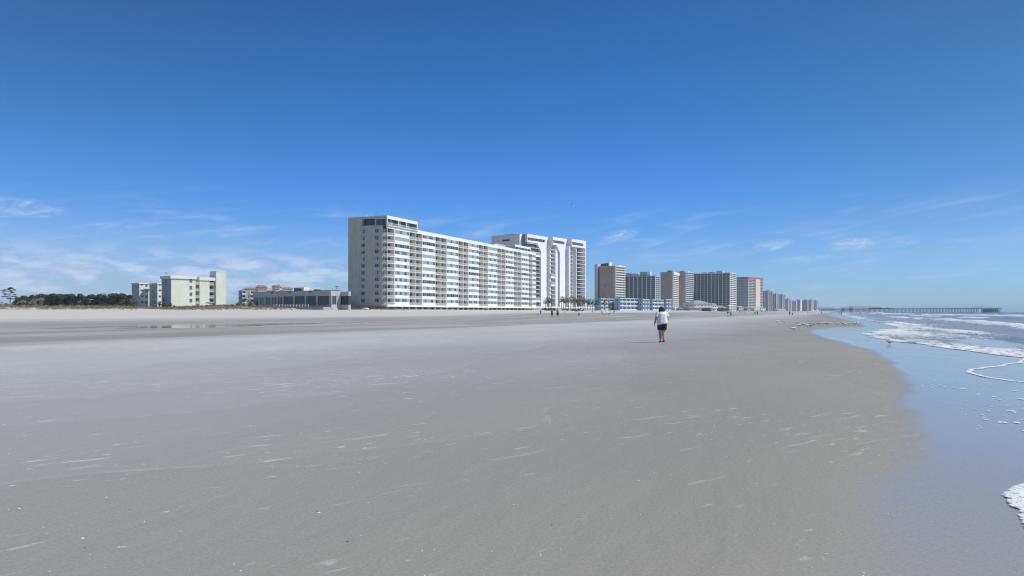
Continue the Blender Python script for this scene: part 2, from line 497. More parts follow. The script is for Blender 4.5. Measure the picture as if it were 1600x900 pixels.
    ro = t.m('SUBTRACT', 0.78, t.m('MULTIPLY', run, 0.22))
    ro = t.m('SUBTRACT', ro, t.m('MULTIPLY', damp, 0.10))
    rf = t.m('ADD', 0.07, t.m('MULTIPLY', t.noise(ST_, 0.5, 3, 0.5), 0.10))
    rmix = t.node('ShaderNodeMix'); t.inp(rmix.inputs[0], film); t.inp(rmix.inputs[2], ro); t.inp(rmix.inputs[3], rf)
    t.link(rmix.outputs[0], p.inputs['Roughness'])
    p.inputs['IOR'].default_value = 1.36
    t.link(t.m('ADD', 0.22, t.m('MULTIPLY', t.m('MAXIMUM', film, t.m('MULTIPLY', run, 0.25)), 0.26)), p.inputs['Specular IOR Level'])
    # relief
    bh = t.m('ADD', t.m('MULTIPLY', grain2, 0.004), t.m('MULTIPLY', t.noise(t.comb(t.m('MULTIPLY', s, 1.6), t.m('MULTIPLY', tt, 4.5), 0.0), 1.0, 3, 0.55), 0.016))
    bh = t.m('ADD', bh, t.m('MULTIPLY', t.m('MULTIPLY', t.noise(P, 2.2, 4, 0.6), dry), 0.12))
    bp = t.node('ShaderNodeBump')
    bp.inputs['Strength'].default_value = 0.6
    bp.inputs['Distance'].default_value = 1.0
    t.link(t.m('MULTIPLY', bh, t.m('SUBTRACT', 1.0, t.m('MULTIPLY', film, 0.96))), bp.inputs['Height'])
    t.link(bp.outputs[0], p.inputs['Normal'])
    return m

def grid_mesh(name, S, T, zf, mats, attr=None, mask=None):
    """S, T: 2-D arrays of coast coordinates"""
    ns, nt = S.shape
    x = S * D[0] + T * N[0]; y = S * D[1] + T * N[1]
    z = zf(S, T)
    co = np.stack([x, y, z], -1).reshape(-1, 3)
    i = np.arange(ns * nt).reshape(ns, nt)
    q = np.stack([i[:-1, :-1], i[1:, :-1], i[1:, 1:], i[:-1, 1:]], -1).reshape(-1, 4)
    me = bpy.data.meshes.new(name)
    me.vertices.add(len(co)); me.vertices.foreach_set('co', co.ravel())
    me.loops.add(q.size); me.loops.foreach_set('vertex_index', q.ravel())
    me.polygons.add(len(q))
    me.polygons.foreach_set('loop_start', np.arange(0, q.size, 4))
    me.polygons.foreach_set('loop_total', np.full(len(q), 4))
    me.polygons.foreach_set('use_smooth', np.ones(len(q), bool))
    me.update(calc_edges=True)
    for m in mats:
        me.materials.append(m)
    if attr is not None:
        for k, v in attr.items():
            a = me.attributes.new(k, 'FLOAT', 'POINT')
            a.data.foreach_set('value', v.ravel().astype(np.float32))
    return me

def spaced(lo, hi, start, k, cap=1e9):
    """positions from lo to hi, steps growing with distance from the camera"""
    out = [lo]
    while out[-1] < hi:
        out.append(out[-1] + min(cap, max(start, k * abs(out[-1]))))
    return out
sl = [-9000, -3000, -1000, -400, -200, -100, -60, -40, -28, -20, -14, -9] + spaced(-6, 9000, 0.5, 0.02)
tl = sorted([-9000, -3000, -1000, -500, -200, -100, -50, -30] + list(np.arange(-20, 20, 0.8)) + list(np.arange(20, 108, 0.7)) + list(np.arange(108, 262, 1.5)) + spaced(262, 9000, 8, 0.08))
S, T = np.meshgrid(np.array(sl), np.array(tl), indexing='ij')
SAND = sand_material()
beach = put("beach", grid_mesh("beach", S, T, gz, [SAND]))
beach['kind'] = 'structure'
beach['label'] = "wide grey sand beach rising to pale dry sand and low dunes"

# water standing in the runnel
def water_material(name, base, rough, ripple, rscale):
    m = bpy.data.materials.new(name)
    m.use_nodes = True
    t = NT(m.node_tree)
    p = m.node_tree.nodes['Principled BSDF']
    p.inputs['Base Color'].default_value = base + (1,)
    p.inputs['Roughness'].default_value = rough
    p.inputs['IOR'].default_value = 1.33
    g = t.node('ShaderNodeNewGeometry')
    bp = t.node('ShaderNodeBump')
    bp.inputs['Strength'].default_value = 1.0
    bp.inputs['Distance'].default_value = 1.0
    t.link(t.m('MULTIPLY', t.noise(g.outputs['Position'], rscale, 3, 0.5), ripple), bp.inputs['Height'])
    t.link(bp.outputs[0], p.inputs['Normal'])
    return m
pm = water_material("pool_water", (0.10, 0.10, 0.09), 0.04, 0.0015, 3.0)
def stxy(s, t): return (s * D[0] + t * N[0], s * D[1] + t * N[1])
_pl = list(POOLS)
POOLS[:] = []
pool_levels = [float(gz(a, b)) for a, b, *_ in _pl]
POOLS[:] = _pl
groups = [(0, 4, -0.158), ] + [(i, i + 1, pool_levels[i] - .022) for i in range(4, len(_pl))]
mb = MB()
c4 = [stxy(30, 52), stxy(30, 90), stxy(100, 90), stxy(100, 52)]
mb.add([(a, b, -0.133) for a, b in c4], [(0, 3, 2, 1)], pm)
for i in range(4, len(_pl)):
    a, b, c, d_, e = _pl[i]
    q = [stxy(a + sx * c * 1.9, b + sy * d_ * 1.9) for sx, sy in ((-1, -1), (-1, 1), (1, 1), (1, -1))]
    mb.add([(x, y, pool_levels[i] - .024 + .001 * i) for x, y in q], [(0, 3, 2, 1)], pm)
pool = mb.build("pool_water")
pool['kind'] = 'structure'
pool['label'] = "shallow standing water in the hollow of the beach"

# ------------------------------------------------------------------ sea
def sea_material():
    m = bpy.data.materials.new("sea_water")
    m.use_nodes = True
    t = NT(m.node_tree)
    p = m.node_tree.nodes['Principled BSDF']
    g = t.node('ShaderNodeNewGeometry')
    P = g.outputs['Position']
    sp = t.node('ShaderNodeSeparateXYZ'); t.link(P, sp.inputs[0])
    s = t.m('ADD', t.m('MULTIPLY', sp.outputs[0], D[0]), t.m('MULTIPLY', sp.outputs[1], D[1]))
    tt = t.m('ADD', t.m('MULTIPLY', sp.outputs[0], N[0]), t.m('MULTIPLY', sp.outputs[1], N[1]))
    at = t.node('ShaderNodeAttribute', attribute_name='foam')
    at2 = t.node('ShaderNodeAttribute', attribute_name='solid')
    fo = at.outputs['Fac']
    n1 = t.noise(t.comb(t.m('MULTIPLY', s, 0.75), t.m('MULTIPLY', tt, 1.7), 0.0), 1.0, 8, 0.72, 1.1)
    n2 = t.noise(t.comb(t.m('MULTIPLY', s, 2.2), t.m('MULTIPLY', tt, 3.5), 0.0), 1.0, 5, 0.7, 0.6)
    nn = t.m('ADD', t.m('MULTIPLY', n1, 0.65), t.m('MULTIPLY', n2, 0.35))
    foam = t.ss(t.m('ADD', nn, t.m('MULTIPLY', fo, 0.27)), 0.69, 0.74)
    foam = t.m('MAXIMUM', foam, t.ss(t.m('ADD', at2.outputs['Fac'], t.m('MULTIPLY', t.m('SUBTRACT', nn, 0.5), 3.2)), 0.42, 0.60))
    deep = t.ss(tt, -10.0, -120.0)
    wat = t.mixc(deep, (0.27, 0.25, 0.20), (0.105, 0.155, 0.155))
    fc = t.mixc(n2, (0.62, 0.65, 0.68), (0.86, 0.87, 0.87))
    t.link(t.mixc(foam, wat, fc), p.inputs['Base Color'])
    t.link(t.m('ADD', 0.16, t.m('MULTIPLY', foam, 0.7)), p.inputs['Roughness'])
    p.inputs['IOR'].default_value = 1.33
    ch = t.m('MULTIPLY', t.noise(t.comb(t.m('MULTIPLY', s, 0.9), t.m('MULTIPLY', tt, 1.9), 0.0), 1.0, 5, 0.62, 0.3), 0.34)
    ch = t.m('ADD', ch, t.m('MULTIPLY', n2, t.m('ADD', 0.03, t.m('MULTIPLY', foam, 0.05))))
    ch = t.m('MULTIPLY', ch, t.ss(t.m('ABSOLUTE', at.outputs['Fac']), -1.0, 0.0, 1.0, 1.0))
    bp = t.node('ShaderNodeBump')
    bp.inputs['Strength'].default_value = 1.0
    bp.inputs['Distance'].default_value = 1.0
    t.link(ch, bp.inputs['Height'])
    t.link(bp.outputs[0], p.inputs['Normal'])
    return m

# sea: first row of the grid runs along the water's edge
ss_ = [-400, -150, -60, -25, -10] + spaced(-3, 12000, 0.30, 0.006)
dd = [0.0]
while dd[-1] < 9000:
    dd.append(dd[-1] + max(0.16, 0.013 * dd[-1]))
Sg, Dg = np.meshgrid(np.array(ss_, float), np.array(dd), indexing='ij')
sh = np.interp(Sg, SS, ST)
edge_wob = (npnoise(Sg / 2.6, Sg * 0 + 1, 11) - .5) * 1.1 + (npnoise(Sg / .7, Sg * 0 + 4, 12) - .5) * .35
Tg = sh + edge_wob * np.clip(1 - Dg / 6, 0, 1) - Dg

def breaker(base, amp, front, back):
    """steep landward front, long back. base: crest position (t); returns height and how foamy"""
    q = Tg - base
    a = np.where(q > 0, np.exp(-(q / front) ** 2), np.exp(-(q / back) ** 2))
    return amp * a, np.where(q > 0, np.exp(-(q / (front * 1.7)) ** 2), np.exp(-(q / (back * 1.0)) ** 2))
n_l = (npnoise(Sg / 22, Sg * 0, 21) - .5); n_s = (npnoise(Sg / 5, Sg * 0, 22) - .5)
hts = np.zeros_like(Tg); foam = np.zeros_like(Tg); solid = np.zeros_like(Tg)
def ramp(x, a, b): return np.clip((x - a) / (b - a), 0, 1)
# main line of surf far out, the one that reaches across
b3 = np.interp(Sg, [-400, 100, 250, 325, 500, 900, 2000], [-74, -70, -66, -60, -34, -30, -95]) + n_l * 5 + n_s * 1.2
h, f = breaker(b3, 0.55 * (0.7 + 0.6 * npnoise(Sg / 30, Sg * 0, 31)), 1.4, 3.2); hts += h; solid = np.maximum(solid, f * ramp(npnoise(Sg / 36, Sg * 0, 41), .02, .22))
# second
b2 = np.interp(Sg, [-400, 40, 90, 150, 300, 600], [-24, -22, -19.5, -18.5, -14, -10]) + n_l * 3 + n_s * .8
g2 = ramp(Sg, 60, 85) * ramp(-Sg, -330, -230)
h, f = breaker(b2, 0.34 * (0.6 + 0.8 * npnoise(Sg / 14, Sg * 0, 32)) * g2, 1.0, 2.2); hts += h; solid = np.maximum(solid, f * g2 * ramp(npnoise(Sg / 13, Sg * 0, 42), .12, .4))
b25 = np.interp(Sg, [-400, 100, 200, 400], [-48, -44, -38, -24]) + n_l * 5 + n_s
g25 = ramp(Sg, 110, 150)
h, f = breaker(b25, 0.30 * g25, 1.2, 3.0); hts += h; solid = np.maximum(solid, f * g25 * ramp(npnoise(Sg / 17, Sg * 0, 43), .35, .6) * .95)
# inner ones
b1 = np.interp(Sg, [-400, 30, 70, 120], [-14, -13, -9.5, -7]) + n_l * 3 + n_s * 1.0
g1 = ramp(Sg, 18, 30) * ramp(-Sg, -190, -110)
h, f = breaker(b1, 0.16 * g1, .7, 1.7); hts += h; solid = np.maximum(solid, f * g1 * ramp(npnoise(Sg / 8, Sg * 0, 44), .28, .55) * .85)
# farther swell without foam, some white caps
for k, (off, am) in enumerate(((-105, .35), (-150, .4), (-210, .45), (-300, .5))):
    bb = off + n_l * 12
    h, f = breaker(bb, am, 5, 9); hts += h
    solid = np.maximum(solid, f * ramp(npnoise(Sg / 40, Sg * 0, 50 + k), .78, .95) * .7)
# foam left behind between the lines
edge = np.exp(-(Dg / 1.2) ** 2) * 0.95
e_on = np.where(Sg < 62, 1.0, 0.65)
solid = np.maximum(solid, edge * e_on * (0.35 + 0.6 * npnoise(Sg / 3, Dg / 1.0, 61)))
foam = 0.50 * np.exp(-(Dg / 5.0) ** 2) + 0.34 * np.exp(-((Dg - 10) / 12) ** 2) + 0.16 * np.exp(-(Dg / 60) ** 2)
foam *= 0.55 + 0.8 * npnoise(Sg / 12, Tg / 4, 62)
foam = np.maximum(foam, solid * .5)
chop = (npnoise(Sg / 2.4, Tg / 1.1, 71) - .5) * .10 + (npnoise(Sg / 7, Tg / 2.6, 72) - .5) * .16
hts += chop * np.clip(Dg / 10, 0.0, 1)
base = np.maximum(gz(Sg, Tg) + 0.012, -0.30) + 0.03 * np.clip(Dg / .5, 0, 1) * np.exp(-(Dg / 2.5) ** 2)
Zg = base + hts * np.clip(Dg / 2.0, 0, 1)
SEAM = sea_material()
sea = put("sea", grid_mesh("sea", Sg, Tg, lambda a, b: Zg, [SEAM], {'foam': foam, 'solid': solid}))
sea['kind'] = 'structure'
sea['label'] = "grey blue sea with lines of white surf running in to the beach"

# ------------------------------------------------------------------ foam of the last swash: raised ragged bands and flakes
def foam_material():
    m = bpy.data.materials.new("foam")
    m.use_nodes = True
    t = NT(m.node_tree)
    p = m.node_tree.nodes['Principled BSDF']
    g = t.node('ShaderNodeNewGeometry')
    n = t.noise(g.outputs['Position'], 26.0, 4, 0.65)
    t.link(t.mixc(n, (0.66, 0.68, 0.70), (0.88, 0.88, 0.88)), p.inputs['Base Color'])
    p.inputs['Roughness'].default_value = 0.6
    at = t.node('ShaderNodeAttribute', attribute_name='edge')
    hole = t.noise(g.outputs['Position'], 14.0, 6, 0.8)
    t.link(t.ss(t.m('ADD', t.m('MULTIPLY', at.outputs['Fac'], 0.42), hole), 0.75, 0.90), p.inputs['Alpha'])
    bp = t.node('ShaderNodeBump'); bp.inputs['Strength'].default_value = 0.7; bp.inputs['Distance'].default_value = 0.02
    t.link(n, bp.inputs['Height']); t.link(bp.outputs[0], p.inputs['Normal'])
    return m
FOAMM = foam_material()
fv, ff, fe = [], [], []
def foam_band(pts, wid, off=0.006, thick=0.03, step=0.06):
    """pts: photo pixels of the foam's landward edge, seen on the beach plane; the band lies on its seaward side"""
    P = [Vector((X(a, (H * F) / (b - HY)), (H * F) / (b - HY))) for a, b in pts]
    L = [P[0]]
    for a, b in zip(P, P[1:]):
        k = max(1, int((b - a).length / step))
        for i in range(1, k + 1):
            L.append(a.lerp(b, i / k))
    for _ in range(4):
        L = [L[0]] + [(L[i-1] + L[i]*2 + L[i+1]) / 4 for i in range(1, len(L)-1)] + [L[-1]]
    m = 9
    b0 = len(fv)
    for i, p in enumerate(L):
        t = (L[min(i+1, len(L)-1)] - L[max(i-1, 0)]).normalized()
        nrm = Vector((-t.y, t.x))
        if nrm.x < 0 and False: nrm = -nrm
        wv = wid * (0.55 + 0.9 * mnoise.noise(Vector((p.x * 1.4, p.y * 1.4, 5))) ** 2 + 0.5 * abs(mnoise.noise(Vector((p.x * .5, p.y * .5, 1)))))
        jog = 0.10 * mnoise.noise(Vector((p.x * 1.1, p.y * 1.1, 2))) + 0.05 * mnoise.noise(Vector((p.x * 4, p.y * 4, 3)))
        for k in range(m):
            u = k / (m - 1)
            q = p + nrm * (jog + u * wv)
            z = G(q.x, q.y) + off + thick * math.sin(math.pi * min(1, u * 1.0)) ** .6 * (0.6 + 0.4 * mnoise.noise(Vector((q.x * 9, q.y * 9, 0))))
            fv.append((q.x, q.y, z)); fe.append(min(1.0, 1.6 * math.sin(math.pi * (0.06 + 0.94 * u) if u < .5 else math.pi * u)) if u < .98 else 0.0)
    for i in range(len(L) - 1):
        for k in range(m - 1):
            a = b0 + i * m + k
            ff.append((a, a + 1, a + m + 1, a + m))
# lobe ahead of the main front (left to right along its edge so the band falls seaward)
foam_band([(1640, 592), (1600, 591), (1570, 589), (1540, 585), (1518, 581), (1507, 577), (1514, 572), (1535, 569), (1560, 564.5), (1584, 559), (1592, 556), (1600, 551), (1612, 549)][::-1], 0.24, thick=0.008)
foam_band([(1700, 846), (1640, 838), (1600, 831), (1591, 824), (1588, 812), (1586, 798), (1580, 785), (1576, 772), (1578, 763), (1588, 754), (1600, 747), (1625, 736), (1660, 726)][::-1], 0.30, thick=0.014)
rf = random.Random(3)
def flake(px, py, wpx, hpx):
    y = H * F / (py - HY); x = X(px, y)
    a, b = wpx / F * y / 2, hpx / F * y * (y / H) / 2
    b0 = len(fv); k = 12
    fv.append((x, y, G(x, y) + .008)); fe.append(1.5)
    for i in range(k):
        th = 2 * math.pi * i / k; r = rf.uniform(.5, 1.1)
        q = (x + a * r * math.cos(th) + b * .3 * math.sin(th), y + b * r * math.sin(th))
        fv.append((q[0], q[1], G(*q) + .005)); fe.append(0.35)
    for i in range(k):
        ff.append((b0, b0 + 1 + i, b0 + 1 + (i + 1) % k))
for a, b, c, d_ in ((1566, 655, 34, 4), (1540, 651, 16, 3), (1590, 655, 22, 4), (1597, 618, 26, 3), (1580, 637, 24, 2.5), (1598, 650, 18, 2.5), (1545, 638, 14, 2), (1552, 615, 12, 2), (1528, 612, 14, 1.6),
                    (1504, 603.5, 26, 1.4), (1490, 603, 12, 1.2), (1475, 601, 10, 1), (1450, 595, 9, 1.4), (1459, 593, 7, 1.2), (1456, 599, 8, 1.2), (1441, 600, 6, 1), (1478, 628, 5, 1.2), (1493, 627, 5, 1),
                    (1534, 644, 9, 1.5), (1563, 620, 8, 1.2), (1586, 605, 16, 1.4), (1533, 597, 8, 1), (1602, 668, 16, 3), (1600, 634, 20, 2)):
    flake(a, b, c, d_)
for i in range(60):
    py = rf.uniform(590, 670)
    flake(rf.uniform(1440 + (py - 590) * 1.0, 1640), py, rf.uniform(3, 9), rf.uniform(.7, 1.6))
me = bpy.data.meshes.new("sea_foam"); me.from_pydata(fv, [], ff); me.materials.append(FOAMM)
a = me.attributes.new('edge', 'FLOAT', 'POINT'); a.data.foreach_set('value', fe)
me.polygons.foreach_set('use_smooth', [True] * len(me.polygons))
fo = put("sea_foam", me)
tag(fo, "white foam edges and flakes left by the last swash on the wet sand", "foam", kind='stuff')

# broken shells scattered over the sand
SHELL = mat("shell_white", (0.60, 0.58, 0.54), 0.5, 0.0)
SHELLD = mat("shell_dark", (0.06, 0.055, 0.05), 0.5, 0.0)
mb = MB()
rs = random.Random(11)
for i in range(700):
    py = 487 + 25 * math.exp(rs.uniform(0.2, 2.85)); px = rs.uniform(-60, 1400)
    y = H * F / (py - HY); x = X(px, y)
    cx_ = 1060 + 240 * mnoise.noise(Vector((i * .3, 0, 0)))
    r = rs.uniform(.004, .011) * (1.6 if rs.random() < .08 else 1)
    a = rs.uniform(0, 3.14); z = G(x, y)
    k = rs.uniform(.35, .8)
    pts = [(x + r * (math.cos(a) * math.cos(q) - k * math.sin(a) * math.sin(q)), y + r * (math.sin(a) * math.cos(q) + k * math.cos(a) * math.sin(q)), z + .001) for q in (0, 1.05, 2.1, 3.14, 4.2, 5.2)]
    mb.add(pts + [(x, y, z + r * rs.uniform(.35, .7))], [(j, (j + 1) % 6, 6) for j in range(6)], SHELLD if rs.random() < .05 else SHELL)
tag(mb.build("shell_fragments"), "small broken shells scattered over the grey sand", "shells", kind='stuff')

# ------------------------------------------------------------------ buildings
class Frame:
    """local axes of a building: x along its sea front (away from the camera), y inland, z up"""
    def __init__(s, px, Y, theta):
        s.ox, s.oy = X(px, Y), Y
        th = rad(theta)
        s.a = (math.sin(th), math.cos(th)); s.b = (-math.cos(th), math.sin(th))
        s.rz = math.atan2(s.a[1], s.a[0])
    def xs(s, px, yp=0.0):
        u = (px - CX) / F
        qx, qy = s.ox + yp * s.b[0], s.oy + yp * s.b[1]
        return (u * qy - qx) / (s.a[0] - u * s.a[1])
    def ys(s, px, xp=0.0):
        u = (px - CX) / F
        qx, qy = s.ox + xp * s.a[0], s.oy + xp * s.a[1]
        return (u * qy - qx) / (s.b[0] - u * s.b[1])
    def depth(s, x, y): return s.oy + x * s.a[1] + y * s.b[1]
    def z(s, py, x=0.0, y=0.0): return ZP(py, s.depth(x, y))
    def root(s, name, label, cat, group=None):
        return thing(name, (s.ox, s.oy, 0), s.rz, label, cat, group)

def window_mesh(w, h, panes, glass, depth=0.10, fr=0.07, FRAME=FRAME):
    """frame standing in the wall plane (front at y=0), returns frame mesh and pane mesh, origin bottom left"""
    f = MB()
    f.box(0, w, -0.03, depth, 0, fr, FRAME); f.box(0, w, -0.03, depth, h - fr, h, FRAME)
    f.box(0, fr, -0.03, depth, fr, h - fr, FRAME); f.box(w - fr, w, -0.03, depth, fr, h - fr, FRAME)
    for i in range(1, panes):
        x = w * i / panes
        f.box(x - fr / 2, x + fr / 2, -0.028, depth - .002, fr, h - fr, FRAME)
    g = MB()
    gl = glass if isinstance(glass, (list, tuple)) else [glass]
    for i in range(panes):
        g.box(w * i / panes + fr / 2, w * (i + 1) / panes - fr / 2, 0.03, 0.07, fr, h - fr, gl[i % len(gl)])
    return f.mesh("window"), g.mesh("pane")

def add_window(parent, meshes, loc, rz=0.0, name='window', proud=0.10):
    loc = (loc[0] + proud * math.sin(rz), loc[1] - proud * math.cos(rz), loc[2])
    o = put(name, meshes[0], parent, loc, rz)
    put('pane', meshes[1], o)
    return o

def railing_mesh(w, h, m, step=0.13, bar=0.05):
    f = MB()
    f.box(0, w, -0.03, 0.03, h - .06, h, m); f.box(0, w, -0.025, 0.025, 0.06, 0.12, m)
    n = max(2, int(w / step))
    for i in range(n + 1):
        x = i * (w - bar) / n
        f.box(x, x + bar, -0.02, 0.02, 0.12, h - .06, m)
    return f.mesh("railing")

# ---- long cream slab block nearest the camera
def long_block():
    fr = Frame(605, 288, 24.3)
    R = fr.root("apartment_building", "long white and cream slab block with rows of balconies and a glazed corner penthouse", "building")
    fh, nf, z0 = 2.75, 11, 4.2
    top = z0 + fh * nf
    per = [5.25, 10.6] + [10.5, 10.5] * 7 + [5.3, 5.6, 5.2]
    kinds = ['B'] + ['W', 'P'] * 6 + ['W', 'B', 'W']
    per = [5.25] + [10.95, 10.25] * 6 + [10.4, 5.3, 5.6]
    L = sum(per); Dp = 18.8; rec = 1.9
    wall = MB(); white = MB()
    xe = 0.0
    # core behind the balconies, the cream end wall with the corner notch
    wall.box(0.0, L - .02, rec + 3.4, Dp, 1.2, top + 1.4, CREAM)
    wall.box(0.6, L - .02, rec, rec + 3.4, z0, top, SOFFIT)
    wall.box(0, .6, 2.3, rec + 3.4, z0 - .35, top + 1.4, CREAM)
    # podium beam, ground floor columns and dark back wall
    white.box(-.25, L, -.25, 1.2, z0 - .75, z0 - .02, WHITE)
    wall.box(0.3, L, 7.5, Dp - .5, 1.0, z0 - .75, CONC)
    und = MB()
    x = 0.4
    while x < L:
        und.box(x, x + .55, .1, .65, 1.0, z0 - .75, CONC); x += 5.28
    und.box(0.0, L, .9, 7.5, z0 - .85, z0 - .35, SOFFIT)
    und.build("column_row", R)
    # parapet
    p1x = fr.xs(652.5)
    white.box(-.05, L, -.02, .45, top, top + 1.45, WHITE)
    white.box(-.05, L - .2, .45, rec + 3.42, top + 1.0, top + 1.1, ROOFG)
    wins = [window_mesh(per[1] - .3, 1.45, 6, gs) for gs in ([GLD, GLM, GLD], [GLP, GLP, GLM], [GLM, GLP], [GLP, GLP, GLP, GLB], [GLM, GLM, GLP], [GLP, GLM, GLP, GLP, GLD])]
    rnd = random.Random(5)
    x = 0.0
    bal_items = []
    for k, w_ in zip(kinds, per):
        cell = [(x, w_)] if k != 'P' else [(x, w_ / 2), (x + w_ / 2, w_ / 2)]
        for f in range(nf):
            z = z0 + f * fh
            if k == 'W':
                white.box(x, x + w_, 0.0, .35, z, z + 1.12, WHITE)
                white.box(x, x + w_, 0.0, .35, z + 2.6, z + fh, WHITE)
                o = put("window_band", rnd.choice(wins)[0], R, (x + .15, .08, z + 1.13))
                o.scale.x = (w_ - .3) / (per[1] - .3)
                j = [a for a in wins if a[0] == o.data][0]
                put("pane", j[1], o)
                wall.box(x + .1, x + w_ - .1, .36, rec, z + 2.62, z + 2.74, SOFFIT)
            else:
                for cx_, cw in cell:
                    bal_items.append((cx_, cw, z))
        x += w_
    # fins between bays
    x = 0.0
    for k, w_ in zip(kinds, per):
        for xx in ([x] if k != 'P' else [x, x + w_ / 2]):
            if xx == 0:
                white.box(0.0, .14, 0.02, .16, z0 - .02, top, WHITE)
                continue
            white.box(xx - .12 if xx > 0 else 0.0, xx + .12, 0.02, rec, z0 - .02, top, WHITE)
        x += w_
    white.box(L - .25, L, 0.0, Dp, z0 - .02, top + 1.44, WHITE)
    # corner: open side of the first balcony
    doors = {}
    def balcony(cx_, cw, z, parent):
        key = round(cw, 2)
        if key not in doors:
            doors[key] = []
            for gs in ([GLD, GLD], [GLM, GLD], [GLP, GLM], [GLD, GLM]):
                sl = MB(); sl.box(.125, cw - .125, -.05, rec, -.14, 0.0, WHITE)
                d = MB()
                d.box(cw * .22, cw * .55, rec - .07, rec - .02, .05, 2.15, gs[0]); d.box(cw * .56, cw * .9, rec - .06, rec - .02, .05, 2.15, gs[1])
                doors[key].append((sl.mesh("balcony"), railing_mesh(cw - .25, 1.05, RAILW, .13, .032), d.mesh("sliding_door")))
        a, b, c = rnd.choice(doors[key])
        if parent is not None:
            o = put("balcony", a, parent, (cx_, 0, z))
            put("railing", b, o, (.125, 0, 0)); put("sliding_door", c, o)
            return None
        return (a, b, c, (cx_, 0, z))
    bal_items.sort(key=lambda q: q[0])
    rest = []
    for i, (cx_, cw, z) in enumerate(bal_items):
        r_ = balcony(cx_, cw, z, R if i < 100 else None)
        if r_: rest.append(r_)
    if rest:
        vs, fs, mi, mats = [], [], [], []
        for a, b, c, loc in rest:
            for me, ox in ((a, 0), (b, .125), (c, 0)):
                b0 = len(vs)
                vs += [(v.co.x + loc[0] + ox, v.co.y, v.co.z + loc[2]) for v in me.vertices]
                idx = []
                for m_ in me.materials:
                    if m_ not in mats: mats.append(m_)
                    idx.append(mats.index(m_))
                for p in me.polygons:
                    fs.append(tuple(b0 + i for i in p.vertices)); mi.append(idx[p.material_index])
        me = bpy.data.meshes.new("balcony_rows"); me.from_pydata(vs, [], fs)
        for m_ in mats: me.materials.append(m_)
        me.polygons.foreach_set('material_index', mi)
        put("balcony_rows", me, R)['kind'] = 'stuff'
    # side rails of the open corner
    sr = railing_mesh(2.2, 1.05, RAILW)
    for f in range(nf):
        o = put("side_railing", sr, R, (0.06, 2.25, z0 + f * fh), -math.pi / 2)
        wall.box(0.02, .6, 2.32, rec + 3.3, z0 + f * fh, z0 + f * fh + .1, CREAM)
    # windows in the cream end wall
    we = [window_mesh(1.9, 1.55, 2, g) for g in (GLD, [GLM, GLD], GLM, [GLP, GLM])]
    for f in range(nf):
        for pxw, off in ((567.5, 0), (589.0, 0)):
            yy = fr.ys(pxw)
            add_window(R, we[rnd.choice((0, 0, 1, 2, 3, 1))], (-.02, yy + .95, z0 + f * fh + 1.0), -math.pi / 2)
    # faint panel joints of the end wall
    for f in range(nf):
        wall.box(-.015, 0.0, 2.6, Dp, z0 + f * fh - .04, z0 + f * fh, SOFFIT)
    wall.box(-.02, 0, fr.ys(552), fr.ys(552) + .12, 1.5, top - 2, FRAME)
    # penthouse at the near corner
    pt = 39.4
    y1, y2 = fr.ys(586.5), fr.ys(565.5)
    pent = MB()
    pent.box(0.0, p1x, -.05, .4, pt - 1.25, pt, WHITE)
    pent.box(0.0, .4, .4, y1 + .2, pt - 1.25, pt, CREAM)
    pent.box(0.0, .4, y1 + .2, y2, pt - .9, pt, CREAM)
    pent.box(0.0, 14, y2, Dp, top + 1.4, pt, CREAM)
    pent.box(.4, p1x - .1, .4, Dp - .3, pt - .9, pt - .45, ROOFG)
    pent.box(p1x - .35, p1x, .4, 8, top + 1.1, pt, WHITE)
    for xx in (0.0, p1x * .36, p1x * .62, p1x - .4):
        pent.box(xx + .001, xx + .38, .002, .38, top + 1.42, pt - 1.25, WHITE)
    pent.box(0.0, .38, y1 - .1, y1 + .25, top + 1.4, pt - 1.0, CREAM)
    pent.box(3.5, p1x - 1, 8.2, 9, top + 1.1, pt - .9, SOFFIT)
    P = pent.build("penthouse", R)
    g = MB()
    n = 14
    for i in range(n):
        a = .45 + (p1x - .9) * i / n; b = .45 + (p1x - .9) * (i + 1) / n
        g.box(a + .05, b - .05, .9, .95, top + 1.5, pt - 1.25, [GLD, GLM, GLB, GLD][i % 4])
    for i in range(5):
        a = .5 + (y1 - .7) * i / 5; b = .5 + (y1 - .7) * (i + 1) / 5
        g.box(.25, .3, a + .05, b - .05, top + 1.5, pt - 1.25, [GLM, GLD][i % 2])
    g.box(1.6, 1.65, y1 + .3, y2 - .1, top + 1.4, pt - 1.0, GLD)
    put("glazing", g.mesh("glazing"), P)
    rl = MB()
    rl.box(-.12, p1x, -.6, -.5, top + 1.95, top + 2.05, RAILW)
    for i in range(60):
        a = -.1 + p1x * i / 60
        rl.box(a, a + .05, -.58, -.52, top + 1.1, top + 1.95, RAILW)
    rl.box(-.1, p1x, -.62, .0, top + .95, top + 1.1, WHITE)
    rl.build("terrace_railing", R)
    v = MB(); v.tube([(1, 6, pt, .05), (1, 6, pt + 2.0, .04)], DARKM, 6); v.tube([(3, 12, pt, .25), (3, 12, pt + .9, .25)], RAILW, 8)
    v.build("roof_vent", R)
    # far penthouse
    a, b = fr.xs(806), fr.xs(830.5)
    q = MB()
    zt = top + 4.0
    q.box(a, b, 0.4, 14, zt - 1.15, zt, WHITE); q.box(a, a + .4, .5, 14, top + 1.1, zt - 1.15, CREAM)
    q.box(a + 2, b - 1, 5, 13.5, top + 1.1, zt - 1.15, SOFFIT); q.box(b - .4, b, .5, 14, top + 1.1, zt - 1.15, WHITE)
    for i in range(1, 5):
        xx = a + (b - a) * i / 5; q.box(xx, xx + .3, .6, .9, top + 1.1, zt - 1.15, WHITE)
    Q = q.build("penthouse", R)
    g = MB()
